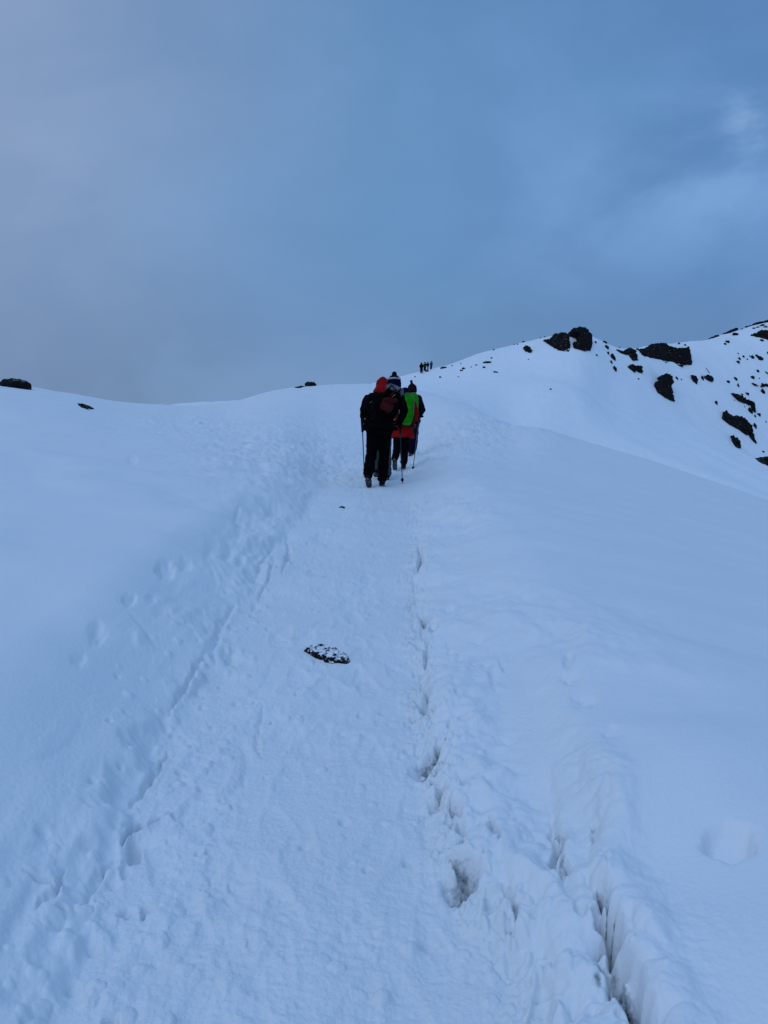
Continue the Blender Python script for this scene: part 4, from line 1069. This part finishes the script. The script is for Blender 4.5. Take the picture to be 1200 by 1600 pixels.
# third walker: red jacket, green pack
C = Fig(15.2, dict(head=(633,622.5,.10), neck=(634,632,.05), chest=(634.5,646,.02), pelvis=(629,675), shl=(621,636), shr=(645.5,636), ell=(619,654,.02), elr=(650,651,-.02),
        hal=(623,664,.04), har=(649,665,.14), hipl=(622,683), hipr=(634,683), knl=(620,705,.02), knr=(632.5,710,.12), anl=(617,722.5,-.30), anr=(631,729,.06)),
        'walker in a red jacket and navy beanie carrying a green rucksack', (631, 738), .98)
build(C, K['red'], K['black'], jkt=dict(w=1.12, hem=.18, flare=1.12), gloves=K['orange'], hat=knit_hat(K['navyhat'], False, None, 0, None), heels=(.95, 0))
backpack(C, 'long green rucksack cover with grey piping on the walker in red', .66, .34, .24, K['green'], piping=K['piping'], back=.19, z_off=-.05, teardrop=True, strap=K['dred'], xoff=.03)
walk_pole(C, C.J['hal']+Vector((.0, .06, -.05)), hit(626, 727)+Vector((0, .25, .03)), 'trekking pole between the legs of the walker in red')
# fourth walker: navy jacket, green pack, striped bobble hat
D_ = Fig(18.0, dict(head=(644,612.5,.10), neck=(645,620,.05), chest=(646.5,632,.02), pelvis=(645,656), shl=(637,624), shr=(654,624), ell=(634,642,.05), elr=(661,643,-.02),
        hal=(638,654,.2), har=(655,654,.02), hipl=(640,661), hipr=(649,661), knl=(642,686,.05), knr=(648,687,-.02), anl=(641,706,.0), anr=(646.5,705,.12)),
        'walker farthest up the path, in navy with a striped pointed bobble hat', (642, 715), 1.0)
build(D_, K['navy'], K['navy'], jkt=dict(w=1.0, hem=.10), gloves=K['black2'], hat=knit_hat(K['strip'], False, None, .032, K['black'], cone=.05, fold=True), heels=(0, .2))
backpack(D_, 'short green rucksack cover on the walker in navy', .46, .28, .22, K['green'], piping=K['piping'], back=.18, z_off=.03, strap=K['black2'])
walk_pole(D_, D_.J['har']+Vector((.0, .04, .0)), hit(644, 733), 'trekking pole held out by the walker in navy', grip_len=.24, grip_r=.02)

# four climbers far up on the skyline
def far_person(px, ytop, ybot, label, jc, tc_, lean=0, hatmat=K['black']):
    P = hit(px, ybot, 2)
    s = (ybot-ytop)*P.y/F/1.80
    Fg = Fig.__new__(Fig); Fg.Y0 = P.y; Fg.t = s*1.55; Fg.org = Vector((P.x, P.y, ground(P.x, P.y)))
    r = random.Random(px)
    lean = lean+r.uniform(-.05, .07); st_ = r.uniform(.5, 1.4)
    def v(x, y, z): return Vector(((x if z > .9 else x*st_)+lean*z, y, z))*s
    Fg.J = dict(head=v(0, .12, 1.64), neck=v(0, .08, 1.48), chest=v(0, .05, 1.3), pelvis=v(0, 0, .98), shl=v(-.19, .04, 1.42), shr=v(.19, .04, 1.42), ell=v(-.24+r.uniform(-.05,.08), r.uniform(-.1,.1), 1.15), elr=v(.24+r.uniform(-.08,.05), 0, 1.15),
              hal=v(-.25, .15, .98), har=v(.25, .15, .98), hipl=v(-.09, 0, .92), hipr=v(.09, 0, .92), knl=v(-.1, .12, .52), knr=v(.11, -.02, .5), anl=v(-.1, .1, .12), anr=v(.11, -.15, .12))
    Fg.root = empty('person', Fg.org, label, 'person', 'climbers far away on the skyline')
    build(Fg, jc, tc_, jkt=dict(w=1.25*s, hem=.15), vox=.035, far=True, hat=lambda F_, R, hd: Geo().ball(hd+Vector((0, 0, .04)), .16*s).plain('hat', hatmat, R))
far_person(658.5, 567.5, 584, 'far climber on the skyline, leftmost and lowest, all in black', K['black'], K['black'])
far_person(663, 566, 580.5, 'far climber in brownish black, second from the left on the skyline', K['brown'], K['black'])
far_person(668, 566, 578.5, 'far climber in black with paler trousers, third on the skyline', K['black'], K['tan'])
far_person(673, 564.5, 577.5, 'far climber in a blue jacket, highest of the four on the skyline', K['blue'], K['navy'], lean=.06, hatmat=K['blue'])
